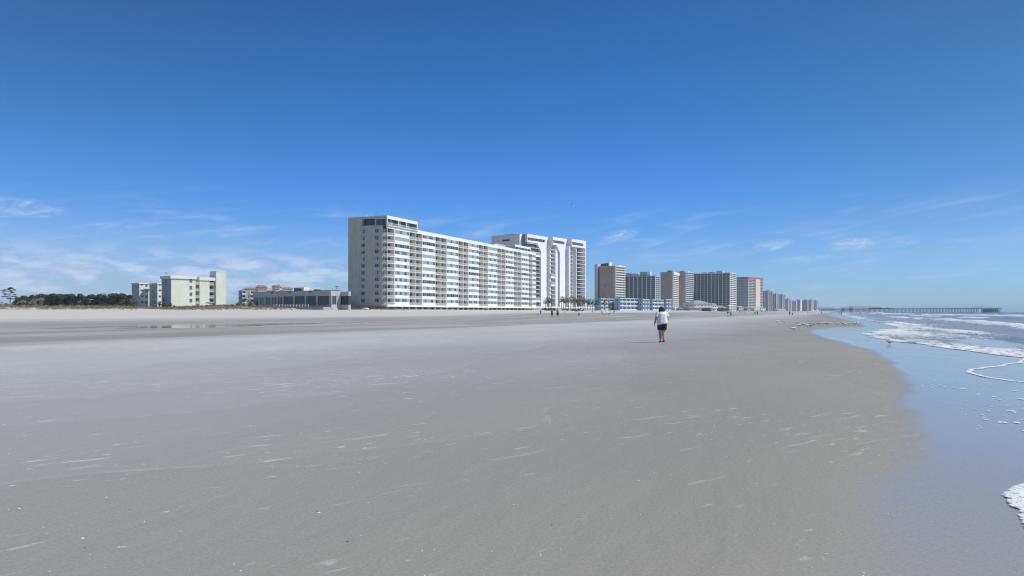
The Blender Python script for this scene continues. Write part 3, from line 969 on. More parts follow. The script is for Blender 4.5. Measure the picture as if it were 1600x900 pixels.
    for i in range(10):
        xx = a + .4 + (b - a - .8) * i / 10
        g.box(xx + .05, xx + (b - a) / 10 - .1, 1.2, 1.25, top + 1.15, zt - 1.2, [GLD, GLM, GLD, GLB][i % 4])
    put("glazing", g.mesh("glazing"), Q)
    q = MB(); q.box(fr.xs(770, 8), fr.xs(806, 8), 6, 15, top + 1.1, zt - .3, CREAM); q.box(fr.xs(770, 6), fr.xs(776, 6), 5, 6, top + 1.1, top + 3.2, WHITE)
    q.build("lift_house", R)
    wall.build("wall", R); white.build("white_band", R)
long_block()

# ---- stepped white tower
def white_tower():
    fr = Frame(812, 476.6, 35)
    R = fr.root("hotel_tower", "tall white stepped tower with blank fins, deep balconies and overhanging top floors", "building")
    top, z0, fh = 52.2, 2.4, 2.75
    W, G_ = TOWERW, TOWERG
    w = MB()
    x3 = fr.xs(815.8)
    s1, y1 = fr.xs(815.8), -4.0
    # block behind, deep grey end wall
    w.box(0, 70, 0.02, 22.8, z0, top, W)
    w.box(-.02, 0, 8, 14, top - 4.2, top - 3.0, DARKM)
    w.box(fr.xs(820), fr.xs(835), 8, 16, top, top + 1.0, DARKM)
    secs = []
    a1 = fr.xs(816, 0.0); e1 = fr.xs(856.5, -4.0)
    e2 = fr.xs(886.2, -7.8); e3 = fr.xs(915.5, -11.5)
    secs = [(a1, e1, -4.0, 0.0), (e1, e2, -7.8, -4.0), (e2, e3, -11.5, -7.8)]
    heads = []
    balc = []
    rnd = random.Random(8)
    for k, (xa, xb, yf, yb) in enumerate(secs):
        ht = 5.3
        # body set back 2.2 m behind the face of the head
        back = yf + 4.2 if k else yf + 1.6
        w.box(xa, xb, back, 0.01, z0, top - .02, mat('recess_shade', (.21, .20, .20), .8, .05))  # back wall darkened: recess shade put into its colour
        hd = MB()
        zb = top - ht
        hd.box(xa, xb, yf, back + .01, top - 2.1, top, W)
        hd.box(xa, xb, yf, back + .01, zb, top - 4.1, W)
        hd.box(xa, xa + .5, yf + .01, back, top - 4.1, top - 2.1, W)
        hd.box(xb - 3.5, xb, yf, back, top - 4.1, top - 2.1, W)
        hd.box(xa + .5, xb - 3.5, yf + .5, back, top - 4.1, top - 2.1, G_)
        H_ = hd.build("overhanging_top_floor", R)
        g = MB(); n = 9
        xw0, xw1 = xa + 1.0, xb - 4.0
        for i in range(n):
            c = xw0 + (xw1 - xw0) * i / n
            g.box(c + .12, c + (xw1 - xw0) / n - .12, yf + .42, yf + .48, top - 3.9, top - 2.3, [GLD, GLM][i % 2])
        put("window_strip", g.mesh("window_strip"), H_)
        # fin: the blank white slab to the ground, with haunch
        fin = MB()
        if k < 2:
            fx = fr.xs(845.2, yf) if k == 0 else fr.xs(875.0, yf)
            fin.box(fx, xb, yf, back + .02, z0, zb, W)
            fin.add([(fx, yf, zb), (fx - 4.5, yf, zb), (fx, yf, zb - 4.8), (fx, back, zb), (fx - 4.5, back, zb), (fx, back, zb - 4.8)],
                    [(0, 1, 2), (5, 4, 3), (0, 3, 4, 1), (1, 4, 5, 2), (0, 2, 5, 3)], W)
        else:
            fx = fr.xs(903.4, yf)
            fin.box(fx - .9, fx, yf + 1.2, back, z0, zb, W)
            fin.box(xb - .9, xb, yf, back + .02, z0, zb, W)
            fin.box(fr.xs(894.8, yf + 3.0), fx - .9, yf + 3.0, back, z0, zb, G_)  # side wall greyed, its shade put into the colour
        # haunch under the near side of the head
        if k:
            xh = xa
            fin.add([(xh, yf, zb), (xh, back, zb), (xh, back, zb - 5.2), (xh + .5, yf, zb), (xh + .5, back, zb), (xh + .5, back, zb - 5.2)],
                    [(0, 2, 1), (3, 4, 5), (0, 1, 4, 3), (0, 3, 5, 2), (1, 2, 5, 4)], W)
        fin.build("fin", R)
        # balconies: (x from, x to, front y)
        if k == 0:
            bays = [(xa + .2, fr.xs(837, yf), yf + .3), (fr.xs(837.4, yf), fx, yf + .3)]
        elif k == 1:
            bays = [(fr.xs(856.8, yf + 3), fr.xs(860.5, yf + 2.2), yf + 2.3), (fr.xs(861, yf + 1), fr.xs(868, yf + 1), yf + 1.2), (fr.xs(870.5, yf + 1.5), fx, yf + 1.6)]
            w.box(bays[1][1], bays[2][0], yf + 1.0, back, z0, zb, W)
            w.box(bays[0][1], bays[1][0], yf + 2.0, back, z0, zb, W)
        else:
            bays = [(fr.xs(887.5, yf + 2.5), fr.xs(889.0, yf + 2.4), yf + 2.5), (fr.xs(889.4, yf + 1.2), fr.xs(894.6, yf + 1.2), yf + 1.3), (fx, xb - .9, yf + .2)]
            w.box(bays[0][1], bays[1][0], yf + 1.3, back, z0, zb, W)
        for (a, b, yy) in bays:
            if b - a < .5: continue
            nfl = int((zb - z0) / fh)
            for f in range(1, nfl + (1 if k == 0 else 0)):
                balc.append((a, b, yy, back, z0 + f * fh, f))
    meshes = {}
    balc.sort(key=lambda q: q[0])
    rest = MB()
    def draw(mb, a, b, y0, y1, z, enclosed, gl):
        mb.box(a, b, y0, y1 - .01, z - .15, z + .12, W)
    for i, (a, b, yy, back, z, f) in enumerate(balc):
        enclosed = rnd.random() < .10
        key = (round(b - a, 2), round(back - yy, 2), enclosed, rnd.randrange(3))
        if key not in meshes:
            wd, dp = b - a, back - yy
            s = MB(); s.box(0, wd, 0, dp - .01, -.16, .12, W)
            if enclosed: s.box(0, wd, .02, .15, .12, 1.1, W)
            r = MB() if False else None
            d = MB()
            if enclosed:
                d.box(.05, wd - .05, .05, .12, 1.12, 2.5, GLP)
            else:
                d.box(.3, wd * .55, dp - .08, dp - .03, .15, 2.3, GLD); d.box(wd * .6, wd - .3, dp - .08, dp - .03, .15, 2.3, [GLM, GLD, GLM][key[3]])
            meshes[key] = (s.mesh("balcony"), railing_mesh(wd, 1.05, mat("grey_rail", (.32, .32, .32), .5, 0.0), .3, .035) if not enclosed else None, d.mesh("sliding_door"))
        ms = meshes[key]
        if i < 100:
            o = put("balcony", ms[0], R, (a, yy, z))
            if ms[1]: put("railing", ms[1], o, (0, .05, .1))
            put("sliding_door", ms[2], o)
        else:
            rest.box(a, b, yy, back - .01, z - .16, z + .12, W)
            if enclosed:
                rest.box(a, b, yy + .02, yy + .15, z + .12, z + 1.1, W); rest.box(a + .05, b - .05, yy + .05, yy + .12, z + 1.12, z + 2.5, GLP)
            else:
                rest.box(a, b, yy + .02, yy + .06, z + 1.05, z + 1.12, W)
                rest.box(a + .3, a + (b - a) * .55, back - .08, back - .03, z + .15, z + 2.3, GLD); rest.box(a + (b - a) * .6, b - .3, back - .08, back - .03, z + .15, z + 2.3, GLM)
    if rest.v:
        rest.build("balcony_rows", R)['kind'] = 'stuff'
    w.build("wall", R)
    b = MB(); b.box(-6, e3 + 6, -15, 0, z0 - 1.5, z0 + 1.5, CONC); b.box(-6, e3 + 6, -15.2, -14.9, z0 + 1.5, z0 + 2.3, RAILW)
    b.build("terrace", R)
white_tower()

# ---- generic far tower: corner column px1, end wall px0..px1, sea front px1..px2
def far_tower(label, px0, px1, px2, ytop, Y, th, nf, end, front, name="hotel_tower", wallm=None, parts=True, group=None, roof=None, base=2.4, trim=None, finm=None, nfin=4, nfend=5):
    fr = Frame(px1, Y, th)
    R = fr.root(name, label, "building", group)
    top = fr.z(ytop)
    L = max(2.0, fr.xs(px2)); Dp = max(2.0, fr.ys(px0))
    wallm = wallm or CREAM; trim = trim or WHITE; finm = finm or trim
    fh = (top - 1.2 - base) / nf
    w = MB()
    r1 = 1.5 if front in ('stripes', 'grid', 'bays') else 0.0
    r0 = 1.5 if end in ('grid', 'ribs', 'stripes') else 0.0
    w.box(r0, L, r1, Dp, 0.5, top - .02, wallm)
    if r0: w.box(0, r0 + .01, 0, Dp, top - 1.2, top, trim)
    if r1: w.box(0 if r0 else .001, L, 0, r1 + .01, top - 1.2, top + .01, trim)
    if r1 and not r0: w.box(0, .5, .001, r1 + .01, .5, top - 1.2, trim if end == 'brown' else wallm)
    w.build("wall", R)
    gm = MB()
    sl_f = sl_e = None
    if front == 'stripes' or front == 'bays' or front == 'grid':
        s = MB(); s.box(0.0 if not r0 else 0.02, L - .02, 0.0, r1, -.12, .12, trim)
        if front != 'grid': s.box(0.02, L - .02, 0.0, .12, .12, 1.0 if front == 'stripes' else .9, trim)
        d = MB(); n = max(2, int(L / 3.2))
        for i in range(n):
            a = .6 + (L - 1) * i / n
            d.box(a, a + (L - 1) / n * .7, r1 - .06, r1 - .01, .15, fh * .8, [GLD, GLM, GLD, GLD][i % 4])
        sl_f = (s.mesh("balcony"), d.mesh("glazing"))
    if r0:
        s = MB()
        if end == 'ribs':
            s.box(.25, r0, .1, Dp - .02, -.12, .35, trim)
        else:
            s.box(0.0, r0, .05, Dp - .02, -.09, .09, trim)
            if end == 'stripes': s.box(0.0, .12, .05, Dp - .02, .12, .95, trim)
        d = MB(); n = max(3, int(Dp / 3.0))
        for i in range(n):
            a = .4 + (Dp - .8) * i / n
            d.box(r0 - .06, r0 - .01, a, a + (Dp - .8) / n * .75, .15, fh * .82, GLD)
        sl_e = (s.mesh("balcony"), d.mesh("glazing"))
    for f in range(nf):
        z = base + f * fh
        if sl_f:
            o = put("balcony", sl_f[0], R, (0, 0, z)); put("glazing", sl_f[1], o)
        if sl_e:
            o = put("balcony", sl_e[0], R, (0, 0, z)); put("glazing", sl_e[1], o)
    if r0:
        fm = MB(); fq = .45 if end == 'ribs' else .2
        fm.box(-.12, r0, -fq, fq, .5, top - 1.2, finm); fmm = fm.mesh("fin")
        for i in range(nfend + 1):
            put("fin", fmm, R, (0, .2 + (Dp - .4) * i / nfend, 0))
    if r1:
        fm = MB(); fm.box(-.18, .18, -.1, r1, .5, top - 1.2, finm); fmm = fm.mesh("fin")
        for i in range(1, nfin + 1):
            put("fin", fmm, R, ((L - .2) * i / nfin, 0, 0))
    if roof == 'red':
        rr = MB(); RED = mat("red_tile", (.42, .12, .07), .8, .1)
        rr.box(-.6, L + .6, -.6, 0.0, top - 3.0, top + .4, RED); rr.box(-.6, 0, 0, Dp, top - 2.6, top + .4, RED); rr.box(0, L, .0, Dp, top, top + .5, RED)
        rr.build("roof_band", R)
    else:
        rr = MB(); k = random.Random(int(px1))
        for i in range(3):
            a = k.uniform(.1, .6) * L; b = k.uniform(.15, .7) * Dp; ww = k.uniform(.15, .3)
            rr.box(a, a + L * ww + 1, b, b + Dp * .15 + 1, top, top + k.uniform(1.2, 3.0), trim if i else DARKM)
        rr.build("roof_box", R)
    return fr, R, top, L, Dp

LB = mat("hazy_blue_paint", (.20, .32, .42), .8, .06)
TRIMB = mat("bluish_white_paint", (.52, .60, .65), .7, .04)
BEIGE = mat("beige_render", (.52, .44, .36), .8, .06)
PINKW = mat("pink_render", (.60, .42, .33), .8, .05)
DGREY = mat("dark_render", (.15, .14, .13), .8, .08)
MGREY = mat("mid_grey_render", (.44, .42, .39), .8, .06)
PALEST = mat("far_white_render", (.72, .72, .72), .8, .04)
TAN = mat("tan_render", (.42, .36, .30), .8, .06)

# brown tower with striped balcony front
fr, R, top, L, Dp = far_tower("brown brick tower with white striped balconies and rooftop equipment", 937, 962, 977, 415, 864, 37, 18, 'brown', 'stripes', wallm=BROWNB, nfin=1)
m = MB()
yb = fr.ys(934.5, 2); m.box(2.2, 6, Dp, yb, .5, top - 1, DGREY)
m.box(1.0, 14, yb, fr.ys(929, 1.0), .5, fr.z(412.5, 1, yb), mat("pale_stair_tower", (.60, .64, .68), .8, .05)); m.build("stair_tower", R)
m = MB()
for i, (a, b) in enumerate(((938.5, 942), (943, 947), (948, 951.5))):
    m.box(4, 8, fr.ys(b, 4), fr.ys(a, 4), top, top + 3.2 + .4 * i, DARKM)
m.box(3, 9, fr.ys(950.5, 3) - 1.5, fr.ys(950.5, 3), top, top + 4.8, WHITE); m.build("roof_plant", R)
m = MB()
for pxs, zz in ((945.5, ((.30, .38), (.55, .62), (0.02, .28))), (956.0, ((.86, .99), (.60, .63), (.52, .55), (.24, .28), (.05, .14)))):
    yy = fr.ys(pxs)
    for a, b in zz:
        m.box(-.03, .01, yy - .35, yy + .35, 2.4 + a * (top - 4), 2.4 + b * (top - 4), DARKM)
m.build("slot_window", R)
# ribbed grey hotel
fr, R, top, L, Dp = far_tower("grey ribbed hotel with tall pale fins, behind the light blue motels", 976, 1024, 1031, 430.5, 1000, 27, 17, 'ribs', 'bays', wallm=mat("black_glass_wall", (.060, .058, .060), .5, .05), trim=mat("grey_band", (.42, .44, .46), .8, .05), finm=mat("pale_fin", (.78, .75, .68), .8, .04), nfin=2, nfend=7)
m = MB()
for a, b, c in ((976, 985, 5), (986.5, 988, 6), (989, 991, 5.6), (992, 993.5, 5.6), (994.5, 997, 5), (1000, 1011, 6.6)):
    m.box(2, 8, fr.ys(b, 2), fr.ys(a, 2), top, top + c * .85, MGREY if b - a > 5 else WHITE)
m.box(1.5, 8, fr.ys(1016, 2), fr.ys(1011, 2), top, top + 5.6, WHITE)
m.build("roof_plant", R)
# brown slab pair
fr, R, top, L, Dp = far_tower("brown slab hotel with blank end wall and white balcony front, left of its twin", 1032, 1051.5, 1060.5, 424.8, 1060, 30, 20, 'brown', 'stripes', wallm=BROWNB, nfin=2)
m = MB(); m.box(0.2, L + 1, -1.2, 0.5, top - 4.5, top - .5, WHITE); m.box(-1, L + 2, -3, 0, 4, 7.5, WHITE); m.build("white_cap", R)
far_tower("brown slab hotel with pale blue balcony front, beside the dark glass hotel", 1058, 1071.5, 1084.5, 424.2, 1100, 32, 20, 'brown', 'stripes', wallm=BROWNB, trim=TRIMB, nfin=3)
# dark gridded hotel
far_tower("dark hotel with fine white grid of balconies facing the sand", 1083, 1140.5, 1150.5, 425.5, 1115, 31, 20, 'grid', 'stripes', wallm=mat("black_glass_wall", (.060, .058, .060), .5, .05), trim=mat("grid_white", (.80, .79, .76), .8, .04), finm=mat("grid_white", (.80, .79, .76), .8, .04), nfin=2, nfend=10)
# pink tower with red roof band
fr, R, top, L, Dp = far_tower("cream and pink tower with red roof band", 1151, 1169, 1192, 433, 1400, 42, 21, 'stripes', 'bays', wallm=MGREY, trim=mat("tower_beige", (.62, .56, .50), .8, .05), roof='red', nfin=4, nfend=3)
m = MB(); m.box(fr.xs(1180), fr.xs(1187), -1.2, .5, 1, top - 3, mat("salmon_render", (.74, .60, .48), .8, .04))
for f in range(20):
    m.box(fr.xs(1181.5), fr.xs(1182.5), -1.26, -1.2, 3.5 + f * (top - 6) / 20.5, 5 + f * (top - 6) / 20.5, BEIGE); m.box(fr.xs(1184.5), fr.xs(1185.5), -1.26, -1.2, 3.5 + f * (top - 6) / 20.5, 5 + f * (top - 6) / 20.5, BEIGE)
m.build("front_bay", R)
# the receding row in the haze
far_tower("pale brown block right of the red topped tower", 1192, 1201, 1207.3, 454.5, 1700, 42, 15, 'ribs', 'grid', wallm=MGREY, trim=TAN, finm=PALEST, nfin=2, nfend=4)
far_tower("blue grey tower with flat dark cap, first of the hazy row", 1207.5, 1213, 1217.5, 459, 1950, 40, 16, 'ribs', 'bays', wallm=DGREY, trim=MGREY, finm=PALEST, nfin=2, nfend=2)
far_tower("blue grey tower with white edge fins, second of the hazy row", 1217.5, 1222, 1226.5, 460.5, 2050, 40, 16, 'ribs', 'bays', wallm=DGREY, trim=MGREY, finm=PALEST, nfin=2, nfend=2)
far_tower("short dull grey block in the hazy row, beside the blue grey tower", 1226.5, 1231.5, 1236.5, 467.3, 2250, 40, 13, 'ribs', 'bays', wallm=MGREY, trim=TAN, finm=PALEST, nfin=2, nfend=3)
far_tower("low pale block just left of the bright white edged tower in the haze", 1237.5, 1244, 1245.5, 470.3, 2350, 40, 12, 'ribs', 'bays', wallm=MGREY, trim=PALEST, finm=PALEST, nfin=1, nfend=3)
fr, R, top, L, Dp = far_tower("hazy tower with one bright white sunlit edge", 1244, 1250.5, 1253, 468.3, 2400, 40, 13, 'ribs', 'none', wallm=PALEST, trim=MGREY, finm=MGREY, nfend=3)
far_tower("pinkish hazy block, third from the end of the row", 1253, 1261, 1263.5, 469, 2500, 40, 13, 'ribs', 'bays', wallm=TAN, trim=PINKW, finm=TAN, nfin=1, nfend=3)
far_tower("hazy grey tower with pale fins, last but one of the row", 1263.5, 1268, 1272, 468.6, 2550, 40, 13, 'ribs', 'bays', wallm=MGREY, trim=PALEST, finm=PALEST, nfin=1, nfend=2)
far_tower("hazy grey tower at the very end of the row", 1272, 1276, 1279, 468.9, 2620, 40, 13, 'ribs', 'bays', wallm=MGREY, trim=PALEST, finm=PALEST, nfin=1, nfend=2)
# low shapes beyond the pier
def low_far(label, px0, px1, ytop, Y, m, yb=485.5, nf=4):
    fr = Frame(px0, Y, 80)
    R = fr.root("beachfront_hotel", label, "building")
    L = fr.xs(px1); top = fr.z(ytop); z0 = 0.5
    b = MB(); b.box(0, L, 0, 22, z0, top, m); b.box(-.5, L + .5, -.5, 22.5, top, top + .8, mat("far_roof", (.40, .38, .38), .8, .05)); b.build("wall", R)
    g = MB(); n = max(3, int(L / 6)); fh = (top - z0) / nf
    for f in range(nf):
        for i in range(n):
            g.box(L * i / n + 1, L * (i + .5) / n, -.05, .02, z0 + f * fh + .8, z0 + f * fh + fh * .6, MGREY)
    g.build("window_rows", R)['kind'] = 'stuff'
low_far("long low hazy purple hotel behind the landward end of the pier", 1281, 1303, 480.6, 3000, mat("far_haze_lilac", (.56, .55, .62), .8, .04))  # distance haze put into the wall colour
low_far("small hazy pink block seen over the pier deck", 1319, 1328, 480.8, 3000, mat("far_haze_lilac", (.56, .55, .62), .8, .04), nf=3)
low_far("flat blue grey hazy building behind the pier house", 1333, 1361, 479.2, 2600, mat("far_haze_blue", (.62, .66, .68), .8, .04), nf=4)  # pale haze put into this wall colour too

# ---- light blue motels in front
MB_L = mat("light_blue_paint", (.42, .58, .66), .8, .06, .3, streak=.06)
MB_D = mat("shaded_end_blue", (.25, .42, .55), .8, .06, .3, streak=.06)  # same blue with the end wall's shade put into the colour
def motel(label, px0, px1, px2, ytop, Y, nb, style):
    fr = Frame(px1, Y, 34)
    R = fr.root("motel", label, "motel", "light blue three storey motels")
    L = fr.xs(px2); Dp = max(4, fr.ys(px0)); top = fr.z(ytop); z0 = 2.3
    w = MB()
    w.box(.02, L, 1.2, Dp, .8, top - .05, MB_L); w.box(0, .3, 0, Dp + .01, .8, top, MB_D); w.box(L - .3, L, 0, 1.2, .8, top, MB_L)
    w.box(.3, L - .3, 0, 1.2, top - .5, top, TRIMB)
    w.build("wall", R)
    fh = (top - z0 - .2) / 3
    s = MB(); s.box(.3, L - .3, -.1, 1.2, -.12, .1, TRIMB)
    wd = (L - .6) / nb
    for i in range(nb):
        if style == 0 or i % 2 == 0: s.box(.3 + wd * i + .3, .3 + wd * (i + 1) - .3, -.1, .05, .1, 1.05, TRIMB)
    d = MB()
    for i in range(nb):
        d.box(.3 + wd * (i + .15), .3 + wd * (i + .55), 1.13, 1.18, .12, 2.1, GLD); d.box(.3 + wd * (i + .65), .3 + wd * (i + .9), 1.14, 1.18, .9, 2.0, GLM)
    sm, dm = s.mesh("balcony"), d.mesh("glazing")
    for f in range(3):
        o = put("balcony", sm, R, (0, 0, z0 + f * fh + .2)); put("glazing", dm, o)
    fm = MB(); fm.box(-.2, .2, -.05, 1.2, .8, top - .5, MB_L if style else TRIMB); fmm = fm.mesh("pier_wall")
    for i in range(1, nb):
        if i % 2 == 1 or style: put("pier_wall", fmm, R, (.3 + wd * i, 0, 0))
    em = MB()
    for f in range(3):
        em.box(-.04, .01, Dp * .35, Dp * .5, z0 + f * fh + 1.1, z0 + f * fh + 2.3, GLD)
    em.build("end_window", R)
motel("light blue motel behind the beach umbrella, leftmost of the five blocks", 934, 939, 960, 466.2, 540, 6, 1)
motel("light blue motel with a broad shaded end wall, second block from the left", 960, 968.5, 998, 465.6, 550, 9, 0)
motel("narrow light blue motel block, middle one of the five", 998.5, 1004, 1015, 467.3, 575, 5, 1)
motel("light blue motel behind the walking woman's head", 1015, 1019.5, 1037, 467.9, 600, 6, 0)
motel("light blue motel just right of the woman, rightmost of the five blocks", 1037, 1041, 1050, 467.6, 625, 4, 1)

# ---- low houses and clubs at the top of the beach
def house(label, px0, px1, ytop, yeave, Y, th, wallm, roofm, depth=14, name="beach_house", cat="house", cols=4, floors=2):
    fr = Frame(px0, Y, th)
    R = fr.root(name, label, cat)
    L = fr.xs(px1); te, tt = fr.z(yeave), fr.z(ytop); z0 = 1.6
    w = MB(); w.box(.6, L - .6, .6, depth - .6, z0, te, wallm); w.build("wall", R)
    r = MB(); r.hip(0, L, 0, depth, te, tt, roofm, inset=min(L, depth) / 2 * .8) if tt > te + .3 else r.box(0, L, 0, depth, te, te + .35, roofm)
    r.build("roof", R)
    wm = window_mesh(min(1.8, (L - 2) / cols * .6), 1.3, 2, [GLD, GLM])
    fh = (te - 2.4) / floors
    for f in range(floors):
        for i in range(cols):
            add_window(R, wm, (1.2 + (L - 2.6) * i / max(1, cols - .4), .55, 2.6 + f * fh + .6))
    for i in range(2):
        for f in range(floors):
            add_window(R, wm, (.55, 3 + depth * .4 * i + 2, 2.6 + f * fh + .6), -math.pi / 2)
    if floors > 1:
        d = MB(); d.box(.6, L - .6, -1.4, .6, 2.4 + fh - .15, 2.4 + fh, WHITE); d.box(.6, L - .6, -1.4, -1.32, 2.4 + fh, 2.4 + fh + .9, RAILW); d.build("deck", R)
ROOFGREY = mat("grey_shingle", (.30, .31, .34), .85, .1, .6)
REDR = mat("faded_red_roof", (.40, .20, .16), .85, .1, .6)
house("grey roofed two storey beach house in front of the dark gridded hotel", 1084, 1112, 469.2, 474.5, 700, 66, mat("house_wall", (.62, .62, .58), .8, .06), ROOFGREY, 18, cols=5)
house("small white beach house with a low grey roof, right of the grey roofed house", 1113, 1121, 473.2, 475.8, 760, 60, WHITE, ROOFGREY, 10, cols=2)
house("long low pavilion with a faded red roof at the top of the beach", 1077, 1092, 479.0, 481.6, 640, 70, BEIGE, REDR, 9, name="beach_pavilion", cat="pavilion", cols=5, floors=1)
house("blue roofed snack hut between the brown slab hotel and the red roofed pavilion", 1061, 1068, 480.5, 482.6, 640, 70, LB, mat("blue_roof", (.16, .26, .42), .8, .05), 6, name="beach_hut", cat="hut", cols=2, floors=1)
house("low hazy grey lodge at the foot of the dark gridded hotel", 1122, 1138, 477.5, 480.6, 900, 66, MGREY, ROOFGREY, 16, name="beach_lodge", cat="building", cols=5, floors=1)
house("low flat club house with a pale roof, under the pink tower", 1155, 1163, 478.3, 479.2, 1150, 66, MGREY, TRIMB, 14, name="club_house", cat="building", cols=4, floors=1)
house("small brown beach house left of the cream bay of the pink tower", 1168, 1174, 479.5, 481.0, 1150, 66, TAN, ROOFGREY, 12, cols=3, floors=1)
house("pale low pool house at the foot of the pink tower", 1179, 1188, 479.4, 480.4, 1200, 66, PALEST, TRIMB, 12, name="pool_house", cat="building", cols=4, floors=1)
house("pale low building with white roof, right of the pool house", 1189, 1197, 480.4, 481.4, 1250, 66, PALEST, TRIMB, 12, name="pool_house", cat="building", cols=4, floors=1)
house("long white low club below the blue grey towers", 1216, 1229, 482.6, 483.2, 1500, 66, PALEST, WHITE, 12, name="club_house", cat="building", cols=6, floors=1)

# ---- long low pavilion left of the slab block
def restaurant():
    fr = Frame(517, 265, 33)
    R = fr.root("seafront_pavilion", "long low grey pavilion with tall dark windows, left of the slab block", "pavilion")
    Dp = fr.ys(395.5); top = fr.z(453.9); z0 = 2.0
    wm = mat("grey_green_stucco", (.44, .46, .41), .85, .07, .4, streak=.06)
    fl = 3.2
    L1 = fr.xs(532.5)
    w = MB()
    hw, sill = fr.z(462), fr.z(476.2)
    w.box(.5, L1, .52, Dp, z0, top - .3, mat("inside_dark", (.05, .055, .06), .9, 0.0))
    w.box(0, L1, 0, Dp + .3, hw, top, wm)
    w.box(0, .51, 0, Dp, z0, sill, wm); w.box(0, L1, 0, .51, z0, sill, wm)
    for a, b in ((517, 514.5), (496.5, 493.8), (478.5, 476.0), (460.5, 457.8), (443.5, 441.0), (414.5, 412.0), (397.5, 395.5)):
        w.box(0, .5, fr.ys(a), fr.ys(b), sill, hw, wm)
    for a, b in ((517, 519.0), (528.8, 532.5)):
        w.box(fr.xs(a), fr.xs(b), 0, .5, sill, hw, wm)
    # second block beyond, set seaward
    xs_ = L1; ye = fr.ys(544.5, L1)
    w.box(xs_, xs_ + 1.2, ye, 2, z0, sill, wm); w.box(xs_, xs_ + 1.2, ye, 2, hw, top - .3, wm)
    w.box(xs_ + .3, xs_ + 1.0, ye + .3, 2, sill, hw, GLD)
    q_ = L1 - .5; w.box(q_, q_ + .15, 1.5, 1.65, top, top + 1.7, DARKM); w.box(q_, q_ + .15, .6, 2.6, top + 1.55, top + 1.7, DARKM)
    w.build("wall", R)
    rnd = random.Random(2)
    bays = [(396.8, 412, 7), (414.5, 441, 11), (443.5, 457.8, 3), (460.5, 476, 5), (478.5, 493.8, 5), (496.5, 514.5, 5)]
    for (a, b, n) in bays:
        y0, y1 = fr.ys(b), fr.ys(a)
        f, g = window_mesh(y1 - y0, hw - sill, n, [GLD] if n < 7 else [GLD, GLM, GLD, GLB], .12, .10, DARKM if n < 7 else FRAME)
        add_window(R, (f, g), (.12, y1, sill), -math.pi / 2, proud=0)
    x0, x1 = fr.xs(519.0), fr.xs(528.8)
    f, g = window_mesh(x1 - x0, hw - sill, 3, [GLD, GLD, GLP], .12, .08)
    add_window(R, (f, g), (x0, .12, sill), proud=0)
    # wall lamps under the parapet
    lm = MB(); lm.box(-.6, 0, -.25, .25, 0, .5, DARKM); lm.box(-.9, -.6, -.15, .15, .1, .35, DARKM); lmm = lm.mesh("wall_lamp")
    for px_ in (425.5, 453.5, 485.5):
        put("wall_lamp", lmm, R, (0, fr.ys(px_), hw + 1.2))
    cap = MB(); cap.box(-.15, L1 + .1, -.15, Dp + .4, top, top + .15, mat("parapet_cap", (.16, .16, .16), .7, .05)); cap.box(24.2, xs_ + 22, -9, 2, top - .3, top - .15, ROOFG) if False else None
    cap.build("parapet_cap", R)
    ac = MB(); ac.box(2, 5, fr.ys(469, 2), fr.ys(459.2, 2), top + .15, top + 1.45, mat("grey_steel", (.20, .22, .24), .5, .05))
    ac.box(2.2, 4.8, fr.ys(474, 2), fr.ys(470, 2), top + .15, top + 1.5, WHITE); ac.build("roof_plant", R)
    a2 = MB(); a2.box(3, 5, fr.ys(494.5, 3), fr.ys(490.5, 3), top + .15, top + .7, DARKM); a2.build("roof_vent", R)
    # terrace and its railing
    t = MB(); t.box(-4.5, -.05, fr.ys(520), fr.ys(424), z0 - .5, 3.15, CONC); t.build("terrace", R)
    rr = MB()
    ya, yb = fr.ys(482, -4.3), fr.ys(428, -4.3)
    for i in range(13):
        yy = ya + (yb - ya) * i / 12; rr.box(-4.4, -4.28, yy, yy + .1, 3.15, 4.15, RAILW)
    rr.box(-4.4, -4.3, ya, yb, 4.15, 4.25, RAILW); rr.box(-4.38, -4.32, ya, yb, 3.6, 3.66, RAILW)
    rr.build("railing", R)
restaurant()

